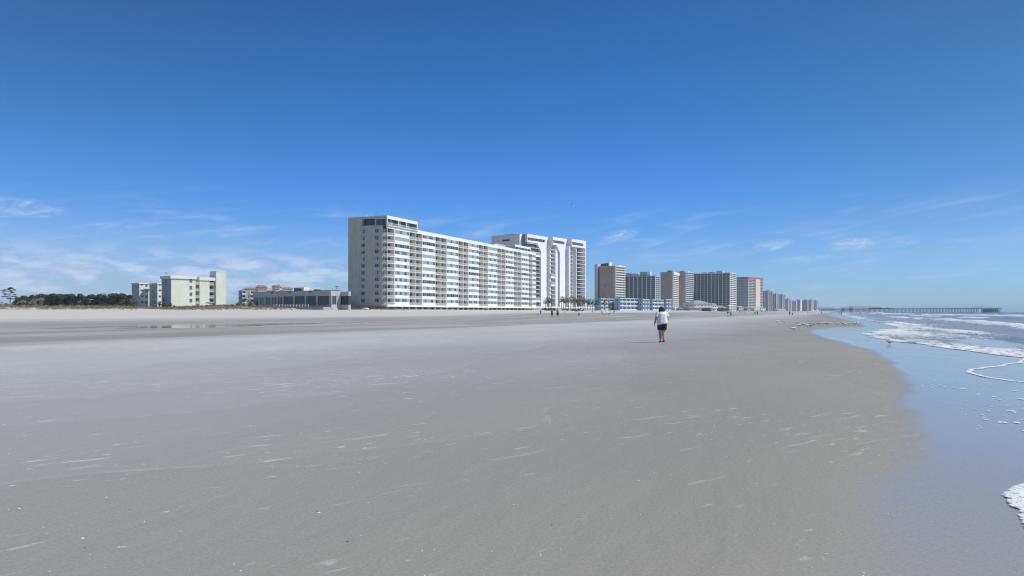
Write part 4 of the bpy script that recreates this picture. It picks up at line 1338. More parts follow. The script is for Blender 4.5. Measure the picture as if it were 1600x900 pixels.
# ---- pale green flats on the left
GREENW = mat("pale_green_siding", (.69, .72, .62), .8, .05, .3, streak=.06)
GREENB = mat("shaded_blue_grey_siding", (.34, .42, .47), .8, .05, .3, streak=.04)  # shade of the end faces put into the siding colour
def flats_big():
    fr = Frame(267.5, 300, 43)
    R = fr.root("apartment_building", "taller pale green flats with a chimney-like stair tower on the right", "building", "pale green flats behind the dunes")
    L = fr.xs(352); Dp = fr.ys(252.5); top = fr.z(430.5); z0 = 2.2
    fl = [fr.z(y) for y in (437.5, 448.3, 458.8, 469)]
    w = MB()
    xr0, xr1 = fr.xs(305.5), fr.xs(312.3)
    w.box(0, xr0, 0, Dp, 1, top - 1.2, GREENW)
    w.box(-.01, 0, -.0, Dp, 1, top - 1.0, GREENB)
    w.box(xr0, xr1, 2.5, Dp, 1, top - 1.4, GREENW)
    xb0, xb1 = fr.xs(327.8), fr.xs(336.3)
    w.box(xr1, xb0, .3, Dp, 1, top - 1.6, GREENW); w.box(xb0, xb1, 2.2, Dp, 1, top - 1.6, GREENW)
    w.box(xb1, xb1 + .2, 0.3, Dp, 1, top - 1.6, GREENW)
    w.build("wall", R)
    r = MB(); r.box(-.5, xr0 + .3, -.5, Dp + .4, top - 1.2, top, WHITE); r.box(xr1 - .2, xb1 + .3, -.1, Dp, top - 1.6, top - .25, WHITE); r.box(xr0 + .3, xr1 - .2, 2.2, Dp, top - 1.4, top - 1.0, WHITE)
    r.build("roof_band", R)
    t = MB(); tt = fr.z(424.2, xb1, 0)
    t.box(xb1 + .2, L, -.4, Dp * .6, 1, tt, GREENW); t.box(xb1 + .1, L + .1, -.5, Dp * .6 + .1, tt, tt + .25, WHITE); t.box(L, fr.xs(355.5), 3, Dp, 1, fr.z(435.5), GREENW)
    t.build("stair_tower", R)
    wn = window_mesh(1.15, 1.5, 1, GLM)
    for z in fl:
        add_window(R, wn, (fr.xs(296.2), -.02, z - .8))
    # stairwell landings
    for z in fl:
        s = MB(); s.box(xr0, xr1, .4, 2.5, z - 1.6, z - 1.4, MGREY); s.box(xr0, xr1, .4, .5, z - 1.4, z - .4, mat("grey_panel", (.38, .40, .40), .8, .05)); s.build("landing", R)
        b = MB(); b.box(xb0, xb1, .35, 2.2, z - 1.6, z - 1.42, WHITE); o = b.build("balcony", R)
        put("railing", railing_mesh(xb1 - xb0 - .1, .95, RAILW), o, (xb0 + .05, .45, z - 1.42))
        d = MB(); d.box(xb0 + .2, xb1 - .2, 2.12, 2.17, z - 1.35, z + .7, GLD); put("sliding_door", d.mesh("sliding_door"), o)
    for z in fl:
        b = MB(); ye = Dp
        a, c = fr.ys(258.5), fr.ys(253.5)
        b.box(-.05, 0.0, a, c, z - 1.3, z + .8, GLD); b.box(-.09, -.05, a, c, z - 1.3, z - .4, GREENB)
        b.box(-.12, -.06, a + .1, a + .5, z - .3, z + .7, WHITE); b.box(-.12, -.06, c - .8, c - .4, z - .3, z + .7, WHITE); b.build("balcony", R)
        add_window(R, window_mesh(.9, 1.9, 1, GLD), (-.03, fr.ys(260.5) , z - 1.1), -math.pi / 2)
    v = MB(); v.tube([(1, Dp - 2, top, .05), (1, Dp - 2, top + 1.6, .04)], DARKM, 6); v.box(.6, 1.6, Dp - 2.1, Dp - 1.9, top + 1.2, top + 1.5, DARKM); v.build("roof_aerial", R)
def flats_small(label, p0, p1, p2, ytop, Y, extra):
    fr = Frame(p1, Y, 43)
    R = fr.root("apartment_building", label, "building", "pale green flats behind the dunes")
    L = fr.xs(p2); Dp = fr.ys(p0); top = fr.z(ytop); z0 = 2.2
    w = MB(); w.box(0, L, 0, Dp, 1, top - .7, GREENW); w.box(-.02, 0, 0, Dp, 1, top - .7, GREENB if extra == 0 else mat("shaded_grey_green_siding", (.36, .42, .38), .8, .05))  # end face carries its shade in the darker colour
    w.build("wall", R)
    r = MB(); r.box(-.3, L + .3, -.3, Dp + .3, top - .7, top, WHITE); r.build("roof_band", R)
    o1 = window_mesh(L * .28 if extra == 0 else L * .55, .95, 2, GLD); o2 = window_mesh(1.2, 1.6, 1, GLM); o3 = window_mesh(1.0, 2.0, 1, GLD); 
    for y in (444.3, 453.4, 462.7, 471.8):
        z = fr.z(y)
        add_window(R, o1, (L * (.12 if extra == 0 else .3), -.02, z - .5))
        if extra == 0: add_window(R, o2, (L * .58, -.02, z - 1.1))
        add_window(R, o3, (-.03, Dp * .62, z - 1.5), -math.pi / 2)
        b = MB(); a, c = Dp * .04, Dp * .38
        b.box(-.08, -.02, a, c, z - 1.9, z + .6, GLD); b.box(-.16, -.08, a, c, z - 1.9, z - .9, mat("grey_panel", (.38, .40, .40), .8, .05)); b.build("balcony", R)
flats_big()
flats_small("lower pale green flats with a shaded side, leftmost of the flats", 206, 217.8, 233.5, 441.6, 392, 0)
flats_small("narrow slice of pale green flats between the lower and the taller block", 233.5, 246, 253, 442.0, 386, 1)

# ---- orange roofed resort and grey block far behind the pavilion
ORNG = mat("terracotta_roof", (.36, .19, .14), .8, .1, .5)
PCHW = mat("peach_wall", (.70, .52, .40), .8, .05)
def resort(label, px0, px1, yt, ye, Y, roofh, m, hip=True, wins=3):
    fr = Frame(px0, Y, 62)
    R = fr.root("resort_building", label, "building", "resort blocks with terracotta roofs")
    L = fr.xs(px1); te = fr.z(ye); tt = fr.z(yt)
    w = MB(); w.box(0, L, 0, 16, 1, te, m); w.box(-.4, L + .4, -.4, 16.4, te - 1.4, te - .9, WHITE); w.build("wall", R)
    r = MB()
    if hip: r.hip(-1.2, L + 1.2, -1.2, 17.2, te, tt, ORNG, inset=min(L, 16) * .38)
    else: r.box(-.3, L + .3, -.3, 16.3, te, tt, WHITE)
    r.build("roof", R)
    wm = window_mesh(2.2, 1.5, 2, GLM)
    for f in range(3):
        for i in range(wins):
            add_window(R, wm, (L * (i + .5) / wins - 1.1, -.02, te - 4 - f * 3.0))
resort("low white resort wing with a long terracotta roof, leftmost of the resort", 383, 404, 448.8, 451.3, 820, 2, WHITE, wins=6)
resort("peach resort block with a broad hipped terracotta roof", 403.5, 417, 444.8, 448.2, 800, 3, PCHW, wins=3)
resort("small white flat roofed resort block between two terracotta roofs", 417.5, 427.5, 449.5, 451, 830, 1, WHITE, False)
resort("tallest peach resort tower with a small terracotta cap", 429.5, 436.5, 445.2, 447.6, 800, 3, PCHW, wins=2)
resort("slim white resort tower next to the tallest peach one", 437, 441, 444.2, 445, 815, 1, WHITE, False, wins=1)
resort("low peach resort wing with a hipped terracotta roof, rightmost of the resort", 444, 457, 448.2, 451.0, 820, 3, PCHW, wins=4)
def grey_flats():
    fr = Frame(378, 470, 60)
    R = fr.root("apartment_building", "small grey flats with white balconies, seen left of the pavilion", "building")
    L = fr.xs(397); top = fr.z(453.2); w = MB()
    w.box(0, L, 0, 12, 1, top, mat("cool_grey_siding", (.34, .38, .42), .8, .06)); w.box(L * .62, L * .68, -.4, 0, 1, top, WHITE); w.build("wall", R)
    s = MB(); s.box(0, L * .3, -1.2, 0, 0, .9, WHITE); s.box(L * .7, L, -1.2, 0, 0, .9, WHITE); sm = s.mesh("balcony")
    g = MB(); g.box(L * .05, L * .28, -.06, -.01, .9, 2.2, GLD); g.box(L * .74, L * .95, -.06, -.01, .9, 2.2, GLD); gm = g.mesh("glazing")
    e = MB(); e.box(-1.8, 0, 1, 6, 0, .25, LB); em = e.mesh("side_balcony")
    for f in range(4):
        o = put("balcony", sm, R, (0, 0, top - 3 - f * 2.7)); put("glazing", gm, o); put("side_balcony", em, R, (0, 0, top - 2.6 - f * 2.7))
grey_flats()

# ------------------------------------------------------------------ vegetation
LEAFD = mat("leaf_dark", (.030, .048, .020), .7, .35, .5)
LEAFM = mat("leaf_mid", (.055, .080, .028), .7, .3, .5)
LEAFY = mat("leaf_olive", (.14, .135, .045), .7, .3, .6)
LEAFO = mat("leaf_brown", (.13, .085, .045), .7, .3, .6)
BARK = mat("bark", (.16, .12, .09), .9, .2, 2)
TWIG = mat("grey_twig", (.30, .26, .23), .9, .2, 2)
def leaf_crown(mb, rnd, clumps, n, size, mats, flat=1.0):
    for i in range(n):
        c = rnd.choice(clumps)
        d = Vector((rnd.gauss(0, 1), rnd.gauss(0, 1), rnd.gauss(0, 1))).normalized() * rnd.uniform(.55, 1.0)
        p = Vector((c[0] + d.x * c[3], c[1] + d.y * c[3], c[2] + d.z * c[3] * c[4]))
        nv = (d + Vector((rnd.uniform(-.7, .7), rnd.uniform(-.7, .7), rnd.uniform(-.4, .9)))).normalized()
        a = nv.orthogonal().normalized(); b = nv.cross(a)
        th = rnd.uniform(0, 6.28); a, b = a * math.cos(th) + b * math.sin(th), b * math.cos(th) - a * math.sin(th)
        s = size * rnd.uniform(.5, 1.2)
        mb.add([p - a * s, p + b * s * .5, p + a * s, p - b * s * .5], [(0, 1, 2, 3)], mats[rnd.choice(range(len(mats)))])
def limb(mb, rnd, p, d, r, ln, depth, m, ends):
    q = p + d * ln
    mid = p.lerp(q, .5) + Vector((rnd.uniform(-.08, .08), rnd.uniform(-.08, .08), 0)) * ln
    mb.tube([(*p, r), (*mid, r * .8), (*q, r * .6)], m, 5 if depth else 4)
    if depth <= 0:
        ends.append(q); return
    for k in range(rnd.choice((2, 3))):
        e = (d + Vector((rnd.uniform(-.8, .8), rnd.uniform(-.8, .8), rnd.uniform(-.1, .5)))).normalized()
        limb(mb, rnd, q, e, r * .58, ln * rnd.uniform(.6, .8), depth - 1, m, ends)
def tree_meshes(seed, h, wd, mats, n=3000, low=.04):
    rnd = random.Random(seed)
    t = MB(); ends = []
    limb(t, rnd, Vector((0, 0, -.4)), Vector((rnd.uniform(-.1, .1), rnd.uniform(-.1, .1), 1)), .2, h * .38, 3, BARK, ends)
    cl = []
    for i in range(26):
        a = rnd.uniform(0, 6.28); rr = rnd.uniform(0, wd * .46); zz = rnd.uniform(low, .92) * h
        k = 1 - .45 * abs(zz / h - .55)
        cl.append((rr * k * math.cos(a), rr * k * math.sin(a), zz, rnd.uniform(.10, .2) * wd, rnd.uniform(.6, .85)))
    for e in ends[:10]:
        if e.z < h: cl.append((e.x, e.y, min(e.z, h * .9), wd * .12, .7))
    c = MB(); leaf_crown(c, rnd, cl, n, .34, mats)
    return t.mesh("trunk"), c.mesh("crown")
TV = [tree_meshes(i, 6.4, 6.4, ms) for i, ms in enumerate(([LEAFD, LEAFD, LEAFM], [LEAFD, LEAFM], [LEAFD, LEAFD, LEAFD, LEAFM, LEAFO], [LEAFD, LEAFM, LEAFY]))]
ORD = "first second third fourth fifth sixth seventh eighth ninth tenth eleventh twelfth thirteenth fourteenth fifteenth sixteenth seventeenth eighteenth nineteenth twentieth".split()
thick = [(26, 468, 300, 1), (34, 464, 288, 0), (44, 461.5, 300, 2), (58, 459.5, 305, 0), (70, 459, 296, 0), (81, 458.2, 300, 1), (93, 459.3, 290, 0), (103, 459, 300, 2), (114, 458.4, 292, 0), (127, 459.2, 300, 1), (139, 460.2, 290, 2),
         (151, 459.6, 302, 3), (162, 458.8, 292, 0), (173, 457.6, 305, 2), (185, 457.8, 295, 3), (197, 460, 308, 2), (205, 464, 330, 3)]
rt = random.Random(21)
def place_tree(px, ytop, Y, var, label, name="evergreen_tree", group=None, wf=1.0, cat="tree"):
    x = X(px, Y); z = G(x, Y); h = ZP(ytop, Y) - z
    R = thing(name, (x, Y, z), rt.uniform(0, 6.28), label, cat, group)
    k = h / 6.4
    for nm, me in zip(("trunk", "crown"), TV[var]):
        put(nm, me, R, scale=(k * wf, k * wf, k))
    return R
for i, (px, yt, Y, v) in enumerate(thick):
    place_tree(px, yt, Y, v, "dark wind clipped evergreen, %s from the left in the thicket's front row" % ORD[i], group="dark evergreens of the thicket")
# second row behind, so the thicket has depth
for i, (px, yt, Y, v) in enumerate([(38, 466, 330, 0), (64, 462, 335, 2), (88, 461.5, 330, 0), (109, 461, 335, 0), (133, 462, 330, 2), (156, 461, 335, 0), (179, 461, 335, 0), (197, 463, 340, 3)]):
    place_tree(px, yt, Y, v, "dark evergreen in the back row of the thicket, %s from the left" % ORD[i], group="dark evergreens behind the thicket", wf=1.25)
# lone pine
def pine():
    x, Y = X(15.5, 300), 300; z = G(x, Y); h = ZP(449, Y) - z
    R = thing("pine_tree", (x, Y, z), 0, "lone tall thin pine with a flat open crown at the far left", "tree")
    t = MB(); t.tube([(0, 0, -.4, .2), (.1, 0, h * .5, .15), (-.1, 0, h * .95, .06)], BARK, 6)
    rnd = random.Random(4); cl = []
    for zf, w_ in ((.97, .9), (.9, 1.9), (.84, 2.6), (.76, 2.2), (.68, 1.7), (.6, 2.3), (.5, 1.1)):
        for k in range(5):
            a = rnd.uniform(0, 6.28); q = (w_ * math.cos(a), w_ * math.sin(a), zf * h + rnd.uniform(-.2, .2))
            cl.append((*q, .62, .38)); t.tube([(0, 0, zf * h - .3, .05), (*q, .02)], BARK, 4)
    c = MB(); leaf_crown(c, rnd, cl, 1500, .2, [LEAFM, LEAFD])
    t.build("trunk", R); c.build("crown", R)
pine()
# bare grey trees
def bare(px, yt, Y, spread, label, seed, m=TWIG):
    x = X(px, Y); z = G(x, Y); h = ZP(yt, Y) - z
    rnd = random.Random(seed); t = MB(); ends = []
    R = thing("bare_tree", (x, Y, z), 0, label, "tree")
    for k in range(4):
        limb(t, rnd, Vector((0, 0, -.3)), Vector((rnd.uniform(-.5, .5), rnd.uniform(-.5, .5), 1)).normalized(), .10, h * .33, 3, m, ends)
    b = MB()
    for e in ends:
        for k in range(7):
            d = Vector((rnd.uniform(-1, 1), rnd.uniform(-1, 1), rnd.uniform(-.2, 1))).normalized() * rnd.uniform(.4, 1.0) * spread
            q = e + d
            b.tube([(*e, .035), (*(e.lerp(q, .6) + Vector((0, 0, .08))), .02), (*q, .01)], m, 3, cap=False)
    t.build("trunk", R); b.build("twigs", R)
bare(61, 461.8, 270, 1.1, "broad bare grey tree in front of the dark thicket", 3)
bare(39, 466.5, 272, .8, "smaller bare grey tree left of the broad bare one", 9)
bare(380, 463, 290, .9, "leafless brown tree between the green flats and the grey flats", 12, mat("brown_twig", (.16, .12, .10), .9, .2))
# shrubs
def shrub(px, yt, Y, wd, mats, label, seed, n=420, name="shrub", group=None, size=.16):
    x = X(px, Y); z = G(x, Y); h = max(.5, ZP(yt, Y) - z)
    rnd = random.Random(seed)
    R = thing(name, (x, Y, z), 0, label, "shrub", group)
    cl = [(rnd.uniform(-.36, .36) * wd, rnd.uniform(-.36, .36) * wd, rnd.uniform(.2, .75) * h, .22 * wd, h / wd * .9) for _ in range(9)]
    cl = [(a, b, c, min(d_, h * .5) if False else d_, min(1.0, h * .45 / d_)) for a, b, c, d_, e in cl]
    c = MB(); leaf_crown(c, rnd, cl, n, size, mats)
    t = MB()
    for k in range(4): t.tube([(0, 0, -.1, .04), (rnd.uniform(-.3, .3) * wd, rnd.uniform(-.3, .3) * wd, h * .6, .015)], BARK, 4)
    t.build("stem", R); c.build("foliage", R)
GRA_R = mat("brush_rust", (.24, .14, .09), .9, .2); GRA_T = mat("brush_tan", (.30, .22, .13), .9, .2)
YO = [LEAFY, LEAFY, LEAFM, LEAFO]
shrub(1, 470.5, 245, 4.2, YO, "olive brown shrub at the far left edge of the beach", 1, 900)
shrub(11, 471.5, 250, 3.6, YO, "olive brown shrub below the lone pine", 2, 800)
shrub(21, 474.5, 252, 2.8, YO, "low olive shrub right of the lone pine", 3, 600)
shrub(50, 475.5, 250, 3.0, [LEAFY, LEAFY, LEAFM], "yellow green shrub below the broad bare grey tree", 5, 500)
shrub(59, 476.5, 246, 2.4, [LEAFY, LEAFM], "low yellow green shrub left of the dark rounded shrub", 6, 400)
shrub(74, 475.8, 245, 1.7, [mat("leaf_blue", (.03, .055, .05), .7, .2)], "dark blue green rounded shrub at the foot of the thicket", 7, 500)
shrub(187, 476, 260, 3.6, [LEAFY, LEAFM], "yellow green shrub at the right end of the thicket", 8, 600)
shrub(199, 478, 258, 3.0, [LEAFY, LEAFO], "low tan shrub below the lower green flats", 9, 400)
shrub(249, 471, 285, 2.0, [LEAFD, LEAFM], "dark shrub against the narrow slice of green flats", 10, 500)
shrub(258, 472.5, 283, 2.6, [LEAFD, LEAFM], "dark palmetto clump at the corner of the taller green flats, left one", 11, 600)
shrub(266, 472, 282, 2.8, [LEAFM, LEAFD, LEAFY], "green palmetto clump at the corner of the taller green flats, right one", 12, 600)
shrub(273, 476.5, 280, 1.8, [LEAFM, LEAFO], "small low shrub right of the palmetto clumps", 13, 300)
shrub(334.5, 471, 285, 1.2, [LEAFM, LEAFY], "small shrub right of the blue parasol", 14, 260)
shrub(371, 472, 280, 2.4, [LEAFM, LEAFO], "dark brush on the dune right of the green flats", 15, 500)
shrub(391, 466.5, 288, 3.0, [LEAFO, LEAFM, LEAFD], "reddish brush at the left end of the grey pavilion", 16, 600)

for i, (px, yt, Y, wd) in enumerate(((352, 476, 262, 2.2), (361, 475, 264, 2.6), (382, 474.2, 262, 3.0), (396, 474.6, 264, 3.0), (407, 475.4, 262, 2.6), (418, 476.4, 264, 2.6), (430, 477.6, 262, 2.4), (292, 478, 258, 2.2), (306, 478.4, 256, 2.0))):
    shrub(px, yt, Y, wd, [GRA_R, GRA_T, GRA_T], "low rusty brush on the dune between green flats and pavilion, %s from the left" % ORD[(i + 2) % 9], 40 + i, 420, "dune_bush", "rusty brush on the dune crest", .13)
# dune grass and brush: nobody could count it
GRA = [mat("grass_tan", (.30, .225, .13), .9, .2), mat("grass_straw", (.42, .34, .21), .9, .2), mat("grass_rust", (.22, .13, .08), .9, .2), mat("grass_olive", (.15, .15, .07), .9, .2)]
rg = random.Random(31)
mb = MB()
def tufts(n, s0, s1, t0, t1, hmin, hmax, mats):
    for i in range(n):
        s_ = rg.uniform(s0, s1) + rg.gauss(0, 5); t_ = rg.uniform(t0, t1) + rg.gauss(0, 2); x, Y = stxy(s_, t_)
        if mnoise.noise(Vector((x * .12, Y * .12, 1))) < rg.uniform(-.55, .15): continue
        z = G(x, Y); m = rg.choice(mats)
        for k in range(5):
            a = rg.uniform(0, 6.28); h = rg.uniform(hmin, hmax); ln = h * rg.uniform(.2, .8)
            bx, by = x + rg.uniform(-.25, .25), Y + rg.uniform(-.25, .25); w_ = .05
            mb.add([(bx - w_, by, z - .05), (bx + w_, by, z - .05), (bx + ln * math.cos(a) * .5 + w_ * .6, by + ln * math.sin(a) * .5, z + h * .7), (bx + ln * math.cos(a), by + ln * math.sin(a), z + h)], [(0, 1, 2, 3)], m)
tufts(6500, 85, 205, 181, 262, .2, .65, GRA[:3] + [GRA[0]])
tufts(1800, 85, 205, 178, 195, .15, .5, GRA[:2])
tufts(1300, 150, 200, 196, 240, .4, .9, [GRA[2], GRA[0]])
tufts(600, 100, 170, 200, 255, .6, 1.1, [GRA[3], GRA[1], GRA[0]])
tufts(500, 203, 232, 172, 200, .15, .4, [GRA[2], GRA[0], GRA[3]])
tufts(800, 228, 246, 158, 185, .3, .8, [GRA[2], GRA[0], GRA[3]])
tag(mb.build("dune_grass"), "dry tan and rusty grass and brush covering the low dunes", "grass", kind='stuff')

# sabal palms before the white tower
def palm_meshes(seed, h):
    rnd = random.Random(seed)
    t = MB(); t.tube([(0, 0, -.5, .24), (.05, 0, h * .3, .19), (rnd.uniform(-.2, .2), 0, h * .7, .17), (rnd.uniform(-.3, .3), 0, h, .20)], mat("palm_bark", (.22, .17, .13), .9, .2), 7)
    top = Vector(t.v[-4]); top = Vector((top.x, 0, h))
    c = MB(); ms = [LEAFM, mat("palm_green", (.075, .10, .035), .6, .3), LEAFY]
    for k in range(30):
        a = rnd.uniform(0, 6.28); el_ = rnd.uniform(-.9, 1.2); L = rnd.uniform(1.7, 2.4)
        d = Vector((math.cos(a) * math.cos(el_), math.sin(a) * math.cos(el_), math.sin(el_)))
        e = top + d * L * .6; f = top + d * L + Vector((0, 0, -.35 * L * math.cos(el_)))
        s = Vector((-math.sin(a), math.cos(a), 0))
        m = rnd.choice(ms) if el_ > -.5 else LEAFO
        for q in range(5):
            o = (q - 2) * .26
            g = f + s * o * 1.0 + Vector((0, 0, -abs(o) * .5))
            c.add([e - s * .04, e + s * .04, e.lerp(g, .6) + s * .16, g, e.lerp(g, .6) - s * .16], [(0, 1, 2, 3, 4)], m)
        c.tube([(*top, .03), (*e, .02)], m, 3)
    return t.mesh("trunk"), c.mesh("crown")
PV = [palm_meshes(i, 5.0) for i in range(4)]
rp = random.Random(17)
palms = [(853, 466.5, 447), (857, 465.3, 452), (861, 466.0, 449), (877.5, 465.0, 455), (880.5, 464, 462), (884, 465.5, 452), (888, 464.6, 465), (892, 465.5, 455), (896.5, 464.8, 462), (899, 466.5, 470), (903.5, 466, 455),
         (907, 464.6, 462), (911, 465.2, 458), (914, 467, 452), (918, 467.6, 470), (922, 468.5, 462), (926, 468.2, 475), (930, 469.2, 462), (933.5, 466.5, 490), (945.5, 469.5, 470), (953, 474, 480)]
ORD2 = ORD + ["twenty first"]
for i, (px, yt, Y) in enumerate(palms):
    if px < 936: lab = "sabal palm, %s from the left in the row in front of the white tower" % ORD2[i]
    elif px < 950: lab = "sabal palm before the leftmost blue motel, the taller of two"
    else: lab = "small low palm before the leftmost blue motel, right of a taller one"
    x = X(px, Y); z = 2.4 if px < 936 else G(x, Y); h = ZP(yt, Y) - z - .9; k = max(.4, h / 5.0)
    z = G(x, Y); h = ZP(yt, Y) - z - 1.1; k = max(.3, h / 5.0)
    R = thing("palm_tree", (x, Y, z), rp.uniform(0, 6.28), lab, "palm tree", "sabal palms at the top of the beach")
    a, b = PV[i % 4]
    put("trunk", a, R, scale=(1, 1, k)); o = put("crown", b, R); o.location = (0, 0, 5.0 * k - 5.0)
# hedge in front of the tower and green mound further on
for i, (p0, p1, Y, h, lab) in enumerate(((846, 870, 400, 1.3, "dark hedge between the two left palms and the beach walkers"), (876, 915, 430, 1.0, "low hedge under the long palm row"),
                                        (1120, 1140, 640, 3.2, "low green mound of brush before the dark gridded hotel"), (1096, 1112, 620, 3.0, "dark green bushes in front of the grey roofed beach house"))):
    R = thing("hedge", (X((p0 + p1) / 2, Y), Y, G(X((p0 + p1) / 2, Y), Y)), rad(66), lab, "hedge")
    R.rotation_euler = (0, 0, rad(30)); L = (p1 - p0) / F * Y
    rnd = random.Random(i); c = MB()
    cl = [(rnd.uniform(-.5, .5) * L, rnd.uniform(-1, 1), rnd.uniform(.2, .7) * h, h * .5, .8) for _ in range(40)]
    leaf_crown(c, rnd, cl, 1500, .35, [LEAFD, LEAFM] if i < 2 or i == 3 else [LEAFY, LEAFM]); c.build("foliage", R)

# ------------------------------------------------------------------ pier
WOOD = mat("pier_wood", (.16, .14, .12), .85, .15, .5)
def pier():
    A = Vector((X(1297, 1500), 1500)); B = Vector((X(1561, 1200), 1200))
    d = (B - A); L = d.length; d.normalize()
    R = thing("fishing_pier", (A.x, A.y, 0), math.atan2(d.y, d.x), "long wooden fishing pier on piles running out into the sea", "pier")
    zd = 7.0
    m = MB(); m.box(-30, L, -2.4, 2.4, zd - .8, zd, WOOD); m.box(L - 26, L, -5, 7, zd - .45, zd + .02, WOOD); m.build("deck", R)
    r = MB()
    for y in (-2.35, 2.35):
        r.box(-30, L - 26, y - .05, y + .05, zd + 1.0, zd + 1.12, WOOD); r.box(-30, L - 26, y - .03, y + .03, zd + .5, zd + .6, WOOD)
        x = -30
        while x < L - 26: r.box(x, x + .14, y - .07, y + .07, zd, zd + 1.0, WOOD); x += 2.4
    for y in (-4.95, 6.95): r.box(L - 26, L, y - .05, y + .05, zd + .95, zd + 1.12, WOOD)
    r.build("railing", R)
    b = MB()
    for y in (-2.0, 2.0): b.tube([(0, y, -5, .5), (0, y, zd - .4, .46)], WOOD, 6)
    b.box(-.2, .2, -2.4, 2.4, zd - .95, zd - .46, WOOD); b.tube([(0, -2, zd - 1, .08), (0, 2, zd - 3.4, .08)], WOOD, 4); bm = b.mesh("pile_bent")
    n = 60
    for i in range(n): put("pile_bent", bm, R, (-20 + (L - 10) * i / n, 0, 0))
    e = MB()
    for y in (-4.5, -1.5, 2, 6.5): e.tube([(0, y, -5, .5), (0, y, zd - .4, .45)], WOOD, 6)
    e.box(-.2, .2, -5, 7, zd - .95, zd - .46, WOOD); e.tube([(0, -4.5, zd - 1, .1), (0, 2, .5, .1)], WOOD, 4); em = e.mesh("pile_bent")
    for i in range(9): put("pile_bent", em, R, (L - 25.5 + i * 3.1, 0, 0))
    s = MB(); s.box(L - 42, L - 27, -2.8, 2.8, zd + 2.4, zd + 2.65, WOOD)
    for x in (L - 41.5, L - 34.5, L - 27.6):
        for y in (-2.5, 2.5): s.box(x - .1, x + .1, y - .1, y + .1, zd, zd + 2.4, WOOD)
    s.box(L - 30, L - 28, -1, 1, zd + 2.65, zd + 3.3, WOOD)
    s.build("shelter", R)
    # house over the landward part
    def at(px):
        u = (px - CX) / F
        k = (u * A.y - A.x) / (d.x - u * d.y); return k
    x0, x1 = at(1361), at(1391)
    H_ = thing("pier_house", (A.x + d.x * x0, A.y + d.y * x0, zd), math.atan2(d.y, d.x), "long low pier house with a pale roof standing over the pier", "building")
    w_ = x1 - x0; hp = 3.6
    q = MB(); q.box(0, w_ * .66, -7, 8, .02, hp * .62, mat("pier_house_wall", (.42, .38, .31), .8, .06)); q.box(w_ * .66, w_, -6, 7, .02, hp * .5, WHITE); q.build("wall", H_)
    rr = MB(); rr.hip(-1, w_ * .68, -8, 9, hp * .62, hp * 1.1, mat("pier_house_roof", (.62, .58, .50), .8, .06), inset=3); rr.box(w_ * .68, w_ + 1, -7, 8, hp * .5, hp * .7, WHITE); rr.build("roof", H_)
    g = MB()
    for i in range(9): g.box(w_ * .66 * (i + .2) / 9, w_ * .66 * (i + .8) / 9, -7.06, -7.0, .9, 1.9, GLD)
    g.build("window_row", H_)
pier()

# ------------------------------------------------------------------ people
SKIN = mat("skin", (.50, .29, .20), .55, .05, 4)
SKINR = mat("tanned_skin", (.42, .22, .15), .55, .05, 4)
HAIRB = mat("brown_hair", (.060, .032, .022), .5, .35, 30)
HAIRD = mat("dark_hair", (.02, .015, .012), .5, .2, 30)
CLW = mat("white_cotton", (.82, .82, .84), .85, .03, 5)
CLN = mat("navy_cotton", (.018, .028, .06), .85, .15, 5)
CLK = mat("black_cotton", (.015, .015, .017), .85, .15, 5)
CLG = mat("grey_cotton", (.20, .20, .22), .85, .1, 5)
CLR = mat("red_cotton", (.30, .04, .05), .85, .1, 5)
CLB = mat("blue_cotton", (.10, .20, .40), .85, .1, 5)
SOLE = mat("white_sole", (.75, .75, .75), .7, 0)

